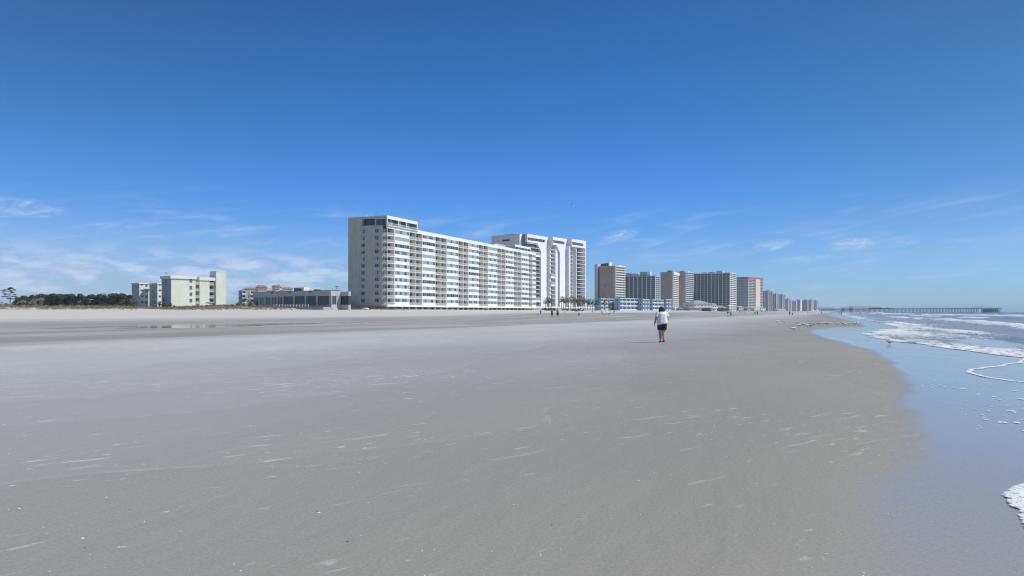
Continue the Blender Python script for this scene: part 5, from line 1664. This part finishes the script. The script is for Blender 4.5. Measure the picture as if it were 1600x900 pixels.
def body_shapes(P, skin, fingers=True):
    """P: joints in metres, x right, y forward, z up"""
    m = MB()
    j = P
    wd = j.get('wide', 1.0)
    pel, che, nek, hd = Vector(j['pelvis']), Vector(j['chest']), Vector(j['neck']), Vector(j['head'])
    m.tube([(*(pel + Vector((0, 0, -.10))), .12 * wd, .11 * wd), (*pel, .165 * wd, .125 * wd), (*pel.lerp(che, .4), .145 * wd, .115 * wd), (*che, .165 * wd, .12 * wd), (*che.lerp(nek, .55), .15 * wd, .10), (*che.lerp(nek, .85), .09, .075), (*nek, .055, .055)], skin, 14)
    m.tube([(*nek.lerp(hd, -.2), .056, .058), (*nek.lerp(hd, .6), .054, .06)], skin, 10)
    m.ball(hd, (.076, .096, .112), skin, 14, 10)
    f = Vector(j.get('face', (0, 1, 0))).normalized(); sd = f.cross(Vector((0, 0, 1))).normalized()
    m.ball(hd + f * .045 + Vector((0, 0, -.06)), (.052, .055, .055), skin, 10, 8)
    m.ball(hd + f * .102 + Vector((0, 0, -.012)), (.013, .018, .022), skin, 6, 5)
    for s in (-1, 1):
        m.ball(hd + sd * s * .078 + Vector((0, 0, -.01)), (.012, .02, .032), skin, 6, 6)
    for s in ('l', 'r'):
        sh, el_, wr = (Vector(j[k + s]) for k in ('shoulder_', 'elbow_', 'wrist_'))
        aw = .9 + .85 * (wd - 1)
        m.tube([(*(sh + (sh - el_).normalized() * .02 + Vector((0, 0, .0))), .055 * aw), (*sh.lerp(el_, .25), .058 * aw), (*sh.lerp(el_, .7), .048 * aw), (*el_, .042 * aw), (*el_.lerp(wr, .3), .042 * aw), (*el_.lerp(wr, .8), .033 * min(aw, 1.2)), (*wr, .028, .028)], skin, 10)
        dr = (wr - el_).normalized(); side = Vector((1 if s == 'r' else -1, 0, 0))
        fw = dr.cross(side); fw = fw.normalized() if fw.length > .1 else Vector((0, 1, 0))
        if fw.y < 0: fw = -fw
        # palm lies in the plane of dr and fw
        p0 = wr + dr * .01; p1 = wr + dr * .085
        m.tube([(*p0, .018, .026), (*p0.lerp(p1, .5), .018, .036), (*p1, .014, .038)], skin, 8) if abs(dr.x) < .75 else m.tube([(*p0, .024), (*p1, .03)], skin, 8)
        if fingers:
            for q, (o, ln) in enumerate(((.030, .068), (.010, .078), (-.011, .072), (-.031, .056))):
                a = p1 + fw * o - dr * .01; b = a + dr * ln * .55 - side * .006; c = b + dr * ln * .42 - side * .022
                m.tube([(*a, .0095), (*b, .0088), (*c, .007)], skin, 6)
            a = p0 + fw * .028 + dr * .02; b = a + fw * .026 + dr * .03; c = b + dr * .028 + fw * .006 - side * .008
            m.tube([(*a, .013), (*b, .0105), (*c, .008)], skin, 6)
        else:
            m.tube([(*p1, .012, .036), (*(p1 + dr * .07 - side * .02), .008, .026)], skin, 6)
        hp, kn, an = (Vector(j[k + s]) for k in ('hip_', 'knee_', 'ankle_'))
        lw = .95 + .95 * (wd - 1)
        m.tube([(*hp, .095 * lw), (*hp.lerp(kn, .3), .088 * lw), (*hp.lerp(kn, .8), .062 * lw), (*kn, .056 * lw), (*kn.lerp(an, .3), .058 * lw), (*kn.lerp(an, .75), .041 * lw), (*an, .034 * min(lw, 1.2))], skin, 12)
        m.tube([(*(an + Vector((0, -.05, -.03))), .03, .03), (*(an + Vector((0, .06, -.04))), .036, .03), (*(an + Vector((0, .15, -.05))), .03, .018)], skin, 8)
    return m

def shoe_mesh(m1, sole):
    s = MB()
    s.tube([(0, -.075, .045, .034, .034), (0, -.02, .05, .042, .042), (0, .06, .04, .046, .034), (0, .13, .03, .042, .024), (0, .165, .025, .02, .014)], m1, 10)
    s.tube([(0, -.085, .012, .034, .012), (0, 0, .012, .044, .012), (0, .09, .012, .05, .012), (0, .165, .012, .03, .012)], sole, 10)
    return s.mesh("shoe")

WOMAN = dict(pelvis=(.0, 0, .90), chest=(0, .03, 1.24), neck=(0, .05, 1.43), head=(.005, .085, 1.555), face=(0, 1, -.25), wide=1.38,
             shoulder_l=(-.19, .02, 1.37), elbow_l=(-.305, -.02, 1.12), wrist_l=(-.345, .04, .88),
             shoulder_r=(.19, .02, 1.37), elbow_r=(.27, -.06, 1.12), wrist_r=(.235, .14, 1.02),
             hip_l=(-.095, 0, .86), knee_l=(-.080, .06, .47), ankle_l=(-.045, .10, .10),
             hip_r=(.095, 0, .86), knee_r=(.082, .02, .47), ankle_r=(.048, -.12, .10))
def walking_woman():
    x, Y = X(1034.5, 34.5), 34.5
    R = thing("person", (x, Y, G(x, Y)), rad(4), "woman walking away in a white top, navy shorts and dark shoes", "person")
    me = remeshed(body_shapes(WOMAN, SKIN), "body", .0075)
    put("body", me, R)
    j = WOMAN
    # loose white top with short sleeves and a dipped hem
    t = MB()
    t.tube([(.0, -.005, .855, .235, .20), (.0, .0, .93, .258, .215), (0, .01, 1.05, .262, .208), (0, .02, 1.2, .262, .20), (0, .025, 1.32, .25, .18), (0, .035, 1.39, .205, .14), (0, .04, 1.44, .12, .10)], CLW, 22)
    t.tube([(-.10, .03, 1.385, .08, .09), (-.19, .02, 1.37, .096, .092), (-.245, .0, 1.26, .090, .088), (-.27, -.01, 1.20, .088, .088)], CLW, 12)
    t.tube([(.10, .03, 1.385, .08, .09), (.19, .02, 1.37, .096, .092), (.235, -.02, 1.26, .088, .088), (.25, -.035, 1.20, .086, .088)], CLW, 12)
    me = remeshed(t, "white_top", .011)
    rn = random.Random(1)
    for v in me.vertices:   # folds and the slanting hem
        f = mnoise.noise(Vector((v.co.x * 9, v.co.y * 9, v.co.z * 3))) * .026 * min(1, max(0, (1.38 - v.co.z) / .2))
        v.co.x += f * (1 if v.co.x > 0 else -1); v.co.y += f * (-1 if v.co.y < 0 else 1)
        if v.co.z < 1.0: v.co.z += .10 * (v.co.x + .03) * (1.0 - v.co.z) / .14 * 2
    put("white_top", me, R)
    s = MB()
    s.tube([(0, 0, 1.0, .20, .16), (0, 0, .90, .235, .185), (0, 0, .82, .232, .185), (0, 0, .76, .19, .15)], CLN, 18)
    s.tube([(-.105, 0, .84, .128, .145), (-.105, .02, .70, .122, .13), (-.10, .035, .60, .118, .12)], CLN, 14)
    s.tube([(.105, 0, .84, .128, .145), (.107, .01, .70, .122, .13), (.105, .02, .59, .118, .12)], CLN, 14)
    put("shorts", remeshed(s, "shorts", .012), R)
    # bobbed hair
    h = MB()
    c = Vector(j['head'])
    h.ball(c + Vector((0, -.025, .03)), (.105, .105, .105), HAIRB, 16, 12)
    h.ball(c + Vector((-.055, -.035, -.035)), (.068, .082, .085), HAIRB, 12, 10); h.ball(c + Vector((.055, -.035, -.03)), (.066, .082, .080), HAIRB, 12, 10)
    h.ball(c + Vector((-.02, -.065, -.045)), (.085, .06, .085), HAIRB, 12, 10); h.ball(c + Vector((.03, -.06, -.03)), (.085, .065, .085), HAIRB, 12, 10)
    h.ball(c + Vector((-.085, -.02, -.075)), (.035, .05, .05), HAIRB, 10, 8)
    me = remeshed(h, "hair", .010)
    for v in me.vertices:
        n = mnoise.noise(Vector((v.co.x * 40, v.co.y * 40, v.co.z * 9))) * .010
        v.co += (v.co - c).normalized() * n
    for v in me.vertices:
        v.co.x = c.x + (v.co.x - c.x) * 1.32; v.co.z = c.z + (v.co.z - c.z) * 1.12
    put("hair", me, R)
    e = MB()
    for s_ in (-1, 1):
        e.ball((c.x + s_ * .03, c.y + .088, c.z + .0), (.011, .008, .008), mat("eye", (.03, .02, .02), .3, 0), 6, 5)
    e.ball((c.x, c.y + .094, c.z - .055), (.02, .006, .006), mat("lips", (.35, .12, .10), .5, 0), 6, 5)
    e.build("face_details", R)
    sm = shoe_mesh(CLK, SOLE)
    put("shoe", sm, R, (-.045, .10, .0)); o = put("shoe", sm, R, (.048, -.12, .012))
walking_woman()

def mini(kind):
    """smaller figure of a beach walker: body, top, bottoms, hair as separate meshes"""
    P = dict(WOMAN); P['wide'] = 1.0 if kind != 'man' else 1.12
    if kind == 'man':
        P.update(shoulder_l=(-.2, 0, 1.43), shoulder_r=(.2, 0, 1.43), chest=(0, .02, 1.28), neck=(0, .03, 1.49), head=(0, .04, 1.63), face=(0, 1, 0), elbow_l=(-.27, -.07, 1.15), wrist_l=(-.28, .02, .92), elbow_r=(.27, .05, 1.15), wrist_r=(.27, .18, .95))
    else:
        P.update(elbow_l=(-.25, .03, 1.1), wrist_l=(-.25, .14, .90), elbow_r=(.25, -.06, 1.1), wrist_r=(.26, -.03, .88), face=(0, 1, 0))
    P.update(knee_l=(-.09, .14, .48), ankle_l=(-.08, .22, .10), knee_r=(.09, .02, .46), ankle_r=(.08, -.24, .13))
    body = remeshed(body_shapes(P, SKIN, False), "body", .02)
    k = P['wide']; zc = P['chest'][2]
    t = MB(); t.tube([(0, 0, .90, .175 * k, .14 * k), (0, .01, 1.1, .165 * k, .13 * k), (0, .02, zc + .05, .185 * k, .14 * k), (0, .03, P['neck'][2] - .03, .10, .08)], CLW, 14)
    for s in ('l', 'r'):
        a, b = Vector(P['shoulder_' + s]), Vector(P['elbow_' + s]); t.tube([(*a, .072, .075), (*a.lerp(b, .6), .064, .066)], CLW, 10)
    top = remeshed(t, "top", .02)
    s = MB(); s.tube([(0, 0, .98, .17 * k, .135 * k), (0, 0, .82, .18 * k, .15 * k), (0, 0, .77, .14, .12)], CLK, 14)
    for q in ('l', 'r'):
        a, b = Vector(P['hip_' + q]), Vector(P['knee_' + q]); s.tube([(*a, .105, .115), (*a.lerp(b, .85), .09, .092)], CLK, 10)
    sho = remeshed(s, "shorts", .02)
    h = MB(); c = Vector(P['head']); h.ball(c + Vector((0, -.02, .03)), (.088, .098, .10), HAIRD, 12, 9)
    if kind != 'man': h.ball(c + Vector((0, -.07, -.05)), (.07, .05, .11), HAIRD, 10, 8)
    return body, top, sho, h.mesh("hair")
MAN, WOM = mini('man'), mini('woman')
def recolour(me, m):
    k = me.name + m.name
    if k not in recolour.c:
        c = me.copy(); c.materials.clear(); c.materials.append(m); recolour.c[k] = c
    return recolour.c[k]
recolour.c = {}
def walker(px, Y, h, kind, label, top=CLW, low=CLK, skin=SKIN, rz=0, hair=HAIRD, z=None, group=None):
    x = X(px, Y)
    R = thing("person", (x, Y, G(x, Y) - .008 if z is None else z), rz, label, "person", group)
    P = MAN if kind == 'man' else WOM
    k = h / (1.74 if kind == 'man' else 1.67)
    put("body", recolour(P[0], skin), R, scale=k)
    if top: put("top", recolour(P[1], top), R, scale=k)
    put("shorts", recolour(P[2], low), R, scale=k)
    put("hair", recolour(P[3], hair), R, scale=k)
    return R
walker(862.5, 136, 1.74, 'man', "walker in a grey shirt and dark trousers, left of the shirtless man", CLG, CLK, SKINR, rad(200))
walker(871.2, 134, 1.84, 'man', "shirtless man in black shorts walking on the beach", None, CLK, SKINR, rad(190))
walker(844.8, 228, 1.66, 'woman', "person in blue grey clothes carrying a light blue umbrella", CLG, CLB, SKIN, rad(170))
walker(905.0, 188, 1.62, 'woman', "person in a pale top and dark shorts right of the shirtless man", CLW, CLN, SKIN, rad(20))
walker(882.8, 300, 1.5, 'woman', "small distant figure in white just left of the person in dark shorts", CLW, CLW, SKIN, rad(80))
walker(940.6, 232, 1.70, 'woman', "person in a pink top standing beside the orange beach umbrella", mat("pink_cotton", (.62, .36, .30), .85, .05), CLK, SKIN, rad(90))
walker(1137.6, 192, 1.70, 'woman', "woman in white shorts and red top, left one of a pair on the open sand", CLR, CLW, SKIN, rad(20))
walker(1142.2, 196, 1.74, 'man', "shirtless man in grey shorts, right one of a pair on the open sand", None, CLG, SKIN, rad(10))
walker(1155.8, 400, 1.72, 'man', "dark distant walker left of the white shirted one under the red topped tower", CLK, CLK, SKINR, rad(40))
walker(1160.4, 410, 1.6, 'woman', "distant walker in pale pink under the red topped tower", mat("pink_cotton", (.62, .36, .30), .85, .05), CLG, SKIN, rad(60))
walker(1163.6, 415, 1.65, 'man', "distant walker in a white shirt and black shorts under the red topped tower", CLW, CLK, SKIN, rad(50))
walker(1179.6, 300, 1.66, 'woman', "person in a dark red top, left one of two in red", CLR, CLN, SKIN, rad(170))
walker(1183.3, 292, 1.80, 'man', "taller person in maroon, right one of two in red", mat("maroon_cotton", (.14, .02, .04), .85, .05), CLR, SKIN, rad(190))
walker(1234.0, 248, 1.72, 'man', "person all in black walking on the open sand left of the gulls", CLK, CLK, SKINR, rad(20))
walker(1238.2, 250, 1.10, 'woman', "child in black beside the person all in black", CLK, CLK, SKINR, rad(20))
walker(1283.4, 480, 1.75, 'man', "dark distant figure right of the white canopies", CLK, CLN, SKINR, rad(10))
walker(1298.0, 420, 1.2, 'woman', "child in a white shirt near the far water's edge", CLW, CLG, SKIN, rad(100))
walker(1314.6, 300, 1.65, 'man', "person in grey standing in the wet sand beyond the gulls", CLG, CLB, SKINR, rad(10))
walker(1312.3, 560, 1.7, 'man', "dark figure at the edge of the surf, farther off than the one in grey", CLN, CLK, SKINR, rad(10))
walker(1344.8, 520, 1.7, 'man', "dark bather standing in the surf in front of the pier", CLK, CLN, SKINR, rad(10), z=-.6)
walker(1352.4, 700, 1.7, 'man', "smaller bather in the surf right of the nearer one", CLN, CLN, SKINR, rad(10), z=-.7)
for i, (px, Y, k, tp, lab) in enumerate(((1190.5, 520, 'man', CLB, "far beachgoer in blue, first one right of the red topped tower"), (1196, 540, 'woman', CLR, "far beachgoer in red below the pale brown block"),
        (1199.5, 530, 'man', CLK, "far beachgoer in black below the pale brown block"), (1204, 560, 'woman', CLW, "far beachgoer in white right of the pale brown block"), (1209.5, 590, 'man', CLG, "far beachgoer in grey below the first blue grey tower"),
        (1110, 420, 'man', CLG, "distant figure in grey in front of the grey roofed beach house"), (1115.5, 430, 'man', CLK, "distant dark figure below the small white beach house"), (1262, 600, 'man', CLK, "tiny dark figure left of the white canopies"))):
    walker(px, Y, 1.7, k, lab, tp, CLK, SKIN, rad(40 * i))

# ------------------------------------------------------------------ beach umbrellas, chairs, stands
def umbrella(px, Y, zc, r, m1, m2, label, held=False, tilt=0.0, name="beach_umbrella"):
    x = X(px, Y); z = G(x, Y)
    R = thing(name, (x, Y, z), 0, label, "umbrella")
    c = MB(); n = 12; vs = [(0, 0, zc)]
    for k in range(3):
        q = (k + 1) / 3
        vs += [(r * q * math.cos(6.2832 * i / n), r * q * math.sin(6.2832 * i / n) , zc - .42 * r * q ** 1.7 * .9) for i in range(n)]
    for i in range(n):
        c.add([vs[0], vs[1 + i], vs[1 + (i + 1) % n]], [(0, 1, 2)], m1 if i % 2 else m2)
        for k in range(2):
            a = 1 + k * n
            c.add([vs[a + i], vs[a + n + i], vs[a + n + (i + 1) % n], vs[a + (i + 1) % n]], [(0, 1, 2, 3)], m1 if i % 2 else m2)
    o = c.build("canopy", R); o.rotation_euler.y = tilt
    md = o.modifiers.new("t", 'SOLIDIFY'); md.thickness = .02
    p = MB(); p.tube([(0, 0, 1.0 if held else -.1, .02), (0, 0, zc, .018)], RAILW, 6); p.build("pole", R)
    return R
LBU = mat("light_blue_cloth", (.30, .50, .72), .8, .03); ORU = mat("orange_cloth", (.55, .33, .20), .8, .05); TNU = mat("tan_cloth", (.55, .45, .22), .8, .05); REU = mat("red_cloth", (.55, .06, .06), .8, .05); BLU = mat("bright_blue_cloth", (.02, .22, .50), .8, .05)
umbrella(843.2, 227.4, 2.15, .85, LBU, LBU, "light blue umbrella held over the person in blue grey", True, -.12)
umbrella(947.8, 300, 2.2, 1.1, ORU, ORU, "faded orange beach umbrella near the blue motels", tilt=.15)
umbrella(697, 300, 1.5, 1.3, TNU, TNU, "low tan and yellow beach umbrella in front of the slab block")
umbrella(761.5, 340, 1.35, 1.2, REU, CLW, "red and white beach umbrella in front of the slab block")
umbrella(325, 284, 2.4, 1.35, BLU, BLU, "bright blue parasol by the taller green flats, left one", name="parasol")
umbrella(330, 286, 2.2, 1.1, BLU, BLU, "bright blue parasol by the taller green flats, right one", name="parasol")
def lounger(px, Y, m, label, person=False, rz=0.0):
    x = X(px, Y)
    R = thing("beach_chair", (x, Y, G(x, Y)), rz, label, "chair")
    s = MB(); s.box(-.3, .3, -.25, .9, .28, .33, m); s.build("seat", R)
    b = MB(); b.add([(-.3, -.25, .3), (.3, -.25, .3), (.3, -.7, .85), (-.3, -.7, .85), (-.3, -.3, .27), (.3, -.3, .27), (.3, -.75, .82), (-.3, -.75, .82)], [(0, 1, 2, 3), (7, 6, 5, 4), (0, 4, 5, 1), (1, 5, 6, 2), (2, 6, 7, 3), (3, 7, 4, 0)], m); b.build("backrest", R)
    l = MB(); l.box(-.02, .02, -.02, .02, 0, .28, RAILW); lm = l.mesh("leg")
    for a in (-.28, .28):
        for c in (-.2, .8): put("leg", lm, R, (a, c, 0))
lounger(900.8, 330, CLN, "dark beach chair alone on the pale sand below the palms", rz=1.2)
lounger(898.6, 332, CLK, "black beach chair just left of the dark blue one below the palms", rz=1.0)
lounger(924.5, 340, ORU, "orange brown beach chair below the right end of the palm row", rz=.8)
lounger(929.0, 345, CLW, "white beach chair right of the orange brown one", rz=.9)
lounger(945.0, 225, CLK, "black beach chair in front of the orange umbrella", rz=1.4)
lounger(949.5, 226, CLN, "navy beach chair right of the black one by the orange umbrella", rz=1.6)
lounger(958.5, 320, CLG, "grey beach chair right of the orange umbrella", rz=.4)
lounger(797, 350, CLR, "dark red beach chair in front of the far end of the slab block", rz=.5)
lounger(687, 330, CLW, "white beach chair left of the tan umbrella", rz=.7)
def dinghy():
    x, Y = X(571, 270), 270
    R = thing("dinghy", (x, Y, G(x, Y)), .3, "small white boat lying on the sand left of the slab block's corner", "boat")
    m = MB(); m.tube([(-1.2, 0, .2, .05, .05), (-.8, 0, .28, .35, .28), (0, 0, .3, .5, .32), (.8, 0, .3, .45, .3), (1.1, 0, .3, .4, .28)], WHITE, 10); m.build("hull", R)
    r = MB(); r.box(-.3, -.2, -.5, .5, .55, .6, RAILW); r.build("thwart", R)
dinghy()
def stand():
    x, Y = X(1140.2, 400), 400
    R = thing("lifeguard_stand", (x, Y, G(x, Y)), .4, "white lifeguard stand with a canopy behind the pair on the sand", "lifeguard stand")
    l = MB(); l.tube([(0, 0, -.1, .07), (.15, 0, 2.3, .06)], WHITE, 5); lm = l.mesh("leg")
    for a, b, r_ in ((-1.0, -.9, 0), (1.0, -.9, math.pi), (-1.0, .9, 0), (1.0, .9, math.pi)): put("leg", lm, R, (a, b, 0), r_)
    p = MB(); p.box(-1.1, 1.1, -1.0, 1.0, 2.2, 2.32, WHITE); p.build("platform", R)
    s = MB(); s.box(-.6, .6, -.2, .4, 2.32, 2.8, WHITE); s.box(-.6, .6, .4, .5, 2.32, 3.4, WHITE); s.build("seat", R)
    c = MB(); c.hip(-1.1, 1.1, -1.1, 1.1, 4.0, 4.5, CLW, inset=1.0)
    for a in (-1, 1):
        for b in (-.95, .95): c.box(a - .04, a + .04, b - .04, b + .04, 2.32, 4.0, WHITE)
    c.build("canopy", R)
stand()
for i, (px, Y, lab) in enumerate(((1270, 520, "white beach canopy at the end of the tower row, left one"), (1276.5, 540, "white beach canopy at the end of the tower row, right one"))):
    x = X(px, Y); R = thing("beach_canopy", (x, Y, G(x, Y)), .2, lab, "canopy", "white canopies on the far sand")
    c = MB(); c.hip(-1.6, 1.6, -1.6, 1.6, 1.9, 2.4, CLW, inset=1.5); c.build("roof", R)
    l = MB(); l.box(-.03, .03, -.03, .03, 0, 1.9, RAILW); lm = l.mesh("leg")
    for a in (-1.5, 1.5):
        for b in (-1.5, 1.5): put("leg", lm, R, (a, b, 0))
# low white shed behind the left brush
x, Y = X(34, 262), 262
R = thing("garden_shed", (x, Y, G(x, Y)), .2, "low white shed half hidden by brush below the small bare tree", "shed")
m = MB(); m.box(-1.9, 1.9, -1, 1, 0, .75, WHITE); m.build("wall", R); m = MB(); m.hip(-2.1, 2.1, -1.2, 1.2, .75, 1.15, WHITE); m.build("roof", R); m = MB(); m.box(-.4, .4, -1.04, -1, .1, .7, GLD); m.build("door", R)

# ------------------------------------------------------------------ gulls
GW = mat("gull_white", (.80, .80, .79), .7, .02, 20); GG = mat("gull_grey", (.30, .31, .33), .7, .1, 20); GK = mat("gull_black", (.02, .02, .02), .6, .1, 20); GO = mat("gull_bill", (.30, .08, .03), .5, 0)
def gull_meshes():
    b = MB()   # faces +x
    b.tube([(-.20, 0, .17, .010, .02), (-.14, 0, .165, .035, .045), (-.04, 0, .16, .062, .066), (.06, 0, .165, .064, .068), (.12, 0, .19, .045, .05), (.155, 0, .235, .032, .034), (.175, 0, .265, .034, .034), (.20, 0, .272, .028, .026), (.215, 0, .27, .014, .014)], GW, 12)
    body = remeshed(b, "body", .008)
    w_ = MB()
    for s in (-1, 1):
        w_.tube([(.09, s * .052, .185, .022, .05), (.0, s * .062, .185, .018, .052), (-.12, s * .045, .175, .012, .036), (-.2, s * .02, .175, .006, .018)], GG, 8)
        w_.tube([(-.14, s * .03, .178, .008, .016), (-.29, s * .012, .172, .003, .006)], GK, 6)
    hd = MB(); hd.ball((.186, 0, .270), (.037, .034, .034), GK, 10, 8)
    bk = MB(); bk.tube([(.215, 0, .268, .010, .010), (.262, 0, .258, .003, .004)], GO, 6)
    lg = MB(); lg.tube([(0, 0, .115, .007), (0, 0, .01, .005)], GK, 5); lg.box(-.005, .035, -.014, .014, 0, .006, GK)
    return body, w_.mesh("wings"), hd.mesh("head_cap"), bk.mesh("bill"), lg.mesh("leg")
GM = gull_meshes()
def gull(px, py, label, rz, k=1.0, hood=True, dark=False):
    Y = H * F / (py - HY); x = X(px, Y); z = G(x, Y); Y = (H - z) * F / (py - HY); x = X(px, Y)
    R = thing("gull", (x, Y, G(x, Y)), rz, label, "gull", "gulls resting at the water's edge")
    kk = 1.25 * k
    put("body", recolour(GM[0], GG) if dark else GM[0], R, scale=kk); put("wings", GM[1], R, scale=kk)
    if hood: put("head_cap", GM[2], R, scale=kk)
    put("bill", GM[3], R, scale=kk)
    for s in (-1, 1): put("leg", GM[4], R, (.01 * kk, s * .025 * kk, 0), scale=kk)
    return R
flock = [(1214.8, 504.2, .3, 0, 0), (1225.0, 504.8, .2, 0, 0), (1245.5, 506.4, .1, 0, 0), (1248.5, 511.8, .0, 1, 0), (1252.0, 509.6, .6, 0, 0), (1256.8, 510.2, 2.6, 0, 0), (1261.2, 511.8, .2, 1, 0), (1266.5, 511.6, .9, 0, 1), (1270.8, 509.0, .5, 0, 1), (1279.0, 508.2, .4, 1, 1), (1282.8, 508.6, .1, 0, 0),
         (1286.4, 507.6, 2.9, 0, 0), (1292.4, 508.6, .2, 0, 1), (1295.6, 507.8, .4, 0, 0), (1302.8, 503.2, .3, 0, 0), (1309.5, 508.4, .45, 0, 0), (1318.2, 508.6, 2.8, 1, 0), (1320.8, 509.0, .3, 0, 0), (1326.5, 508.4, .2, 0, 0), (1335.0, 508.2, .1, 1, 0), (1341.0, 508.4, .3, 1, 0)]
k = 0
for i, (px, py, rz, hood, dk) in enumerate(flock):
    gull(px, py, "gull standing at the water's edge, %s of the flock counted from the left" % ORD2[k] if k < 20 else "gull standing at the water's edge, rightmost of the whole flock", rz, 1.0, bool(hood), bool(dk)); k += 1
gull(1240.2, 517.6, "white gull standing alone nearest the camera, in front of the flock", .35, 1.1, False)
def sandpiper():
    Y = H * F / (536.5 - HY); x = X(1390, Y)
    R = thing("shorebird", (x, Y, G(x, Y) + .003), 2.4, "small dark shorebird alone on the wet sand before the foam", "bird")
    put("body", recolour(GM[0], GG), R, scale=.62); put("wings", GM[1], R, scale=.62); put("bill", GM[3], R, scale=.62)
    for s in (-1, 1): put("leg", GM[4], R, (.006, s * .016, 0), scale=.62)
sandpiper()
def flying():
    Y = 70; x = X(895, Y); z = ZP(321.5, Y)
    R = thing("flying_gull", (x, Y, z), 2.6, "gull flying alone in the blue sky above the white tower", "gull")
    R.scale = (.8, .8, .8); o = put("body", GM[0], R, (0, 0, -.2), scale=1.15); put("bill", GM[3], R, (0, 0, -.2), scale=1.15)
    for s in (-1, 1):
        w_ = MB()
        P = [(.08, 0, .0, .0), (.10, .16, .08, 0), (.05, .34, .10, 0), (-.10, .52, .06, 0)]
        Q = [(-.06, 0, .0), (-.05, .16, .07), (-.08, .34, .09), (-.16, .50, .06)]
        vs = [(p[0], s * p[1], p[2]) for p in P] + [(p[0], s * p[1], p[2]) for p in Q]
        vs += [(a, b, c - .012) for a, b, c in vs]
        fs = []
        for i in range(3): fs += [(i, i + 1, 5 + i, 4 + i), (8 + i, 12 + i, 13 + i, 9 + i), (i, 8 + i, 9 + i, i + 1), (4 + i, 5 + i, 13 + i, 12 + i)]
        fs += [(3, 11, 15, 7), (0, 4, 12, 8)]
        w_.add(vs[:], fs[:2 * 4 - 0], GG); w_.add(vs, fs[8:], GK) if False else w_.add(vs, fs[8:], GG)
        o = w_.build("wing", R); o.rotation_euler.x = s * .25
flying()

# ------------------------------------------------------------------ haze
def haze(density, top):
    m = bpy.data.materials.new("haze")
    m.use_nodes = True
    nt = m.node_tree
    nt.nodes.clear()
    o = nt.nodes.new('ShaderNodeOutputMaterial')
    v = nt.nodes.new('ShaderNodeVolumePrincipled')
    v.inputs['Color'].default_value = (0.62, 0.78, 0.98, 1)
    v.inputs['Density'].default_value = density
    v.inputs['Anisotropy'].default_value = 0.1
    nt.links.new(v.outputs[0], o.inputs['Volume'])
    mb = MB()
    mb.box(-14500, 14500, -14500, 14500, -90, top, m)
    o = mb.build("haze")
    o['kind'] = 'stuff'
    o['label'] = "thin pale blue haze over the far shore"
haze(0.0001, 78)
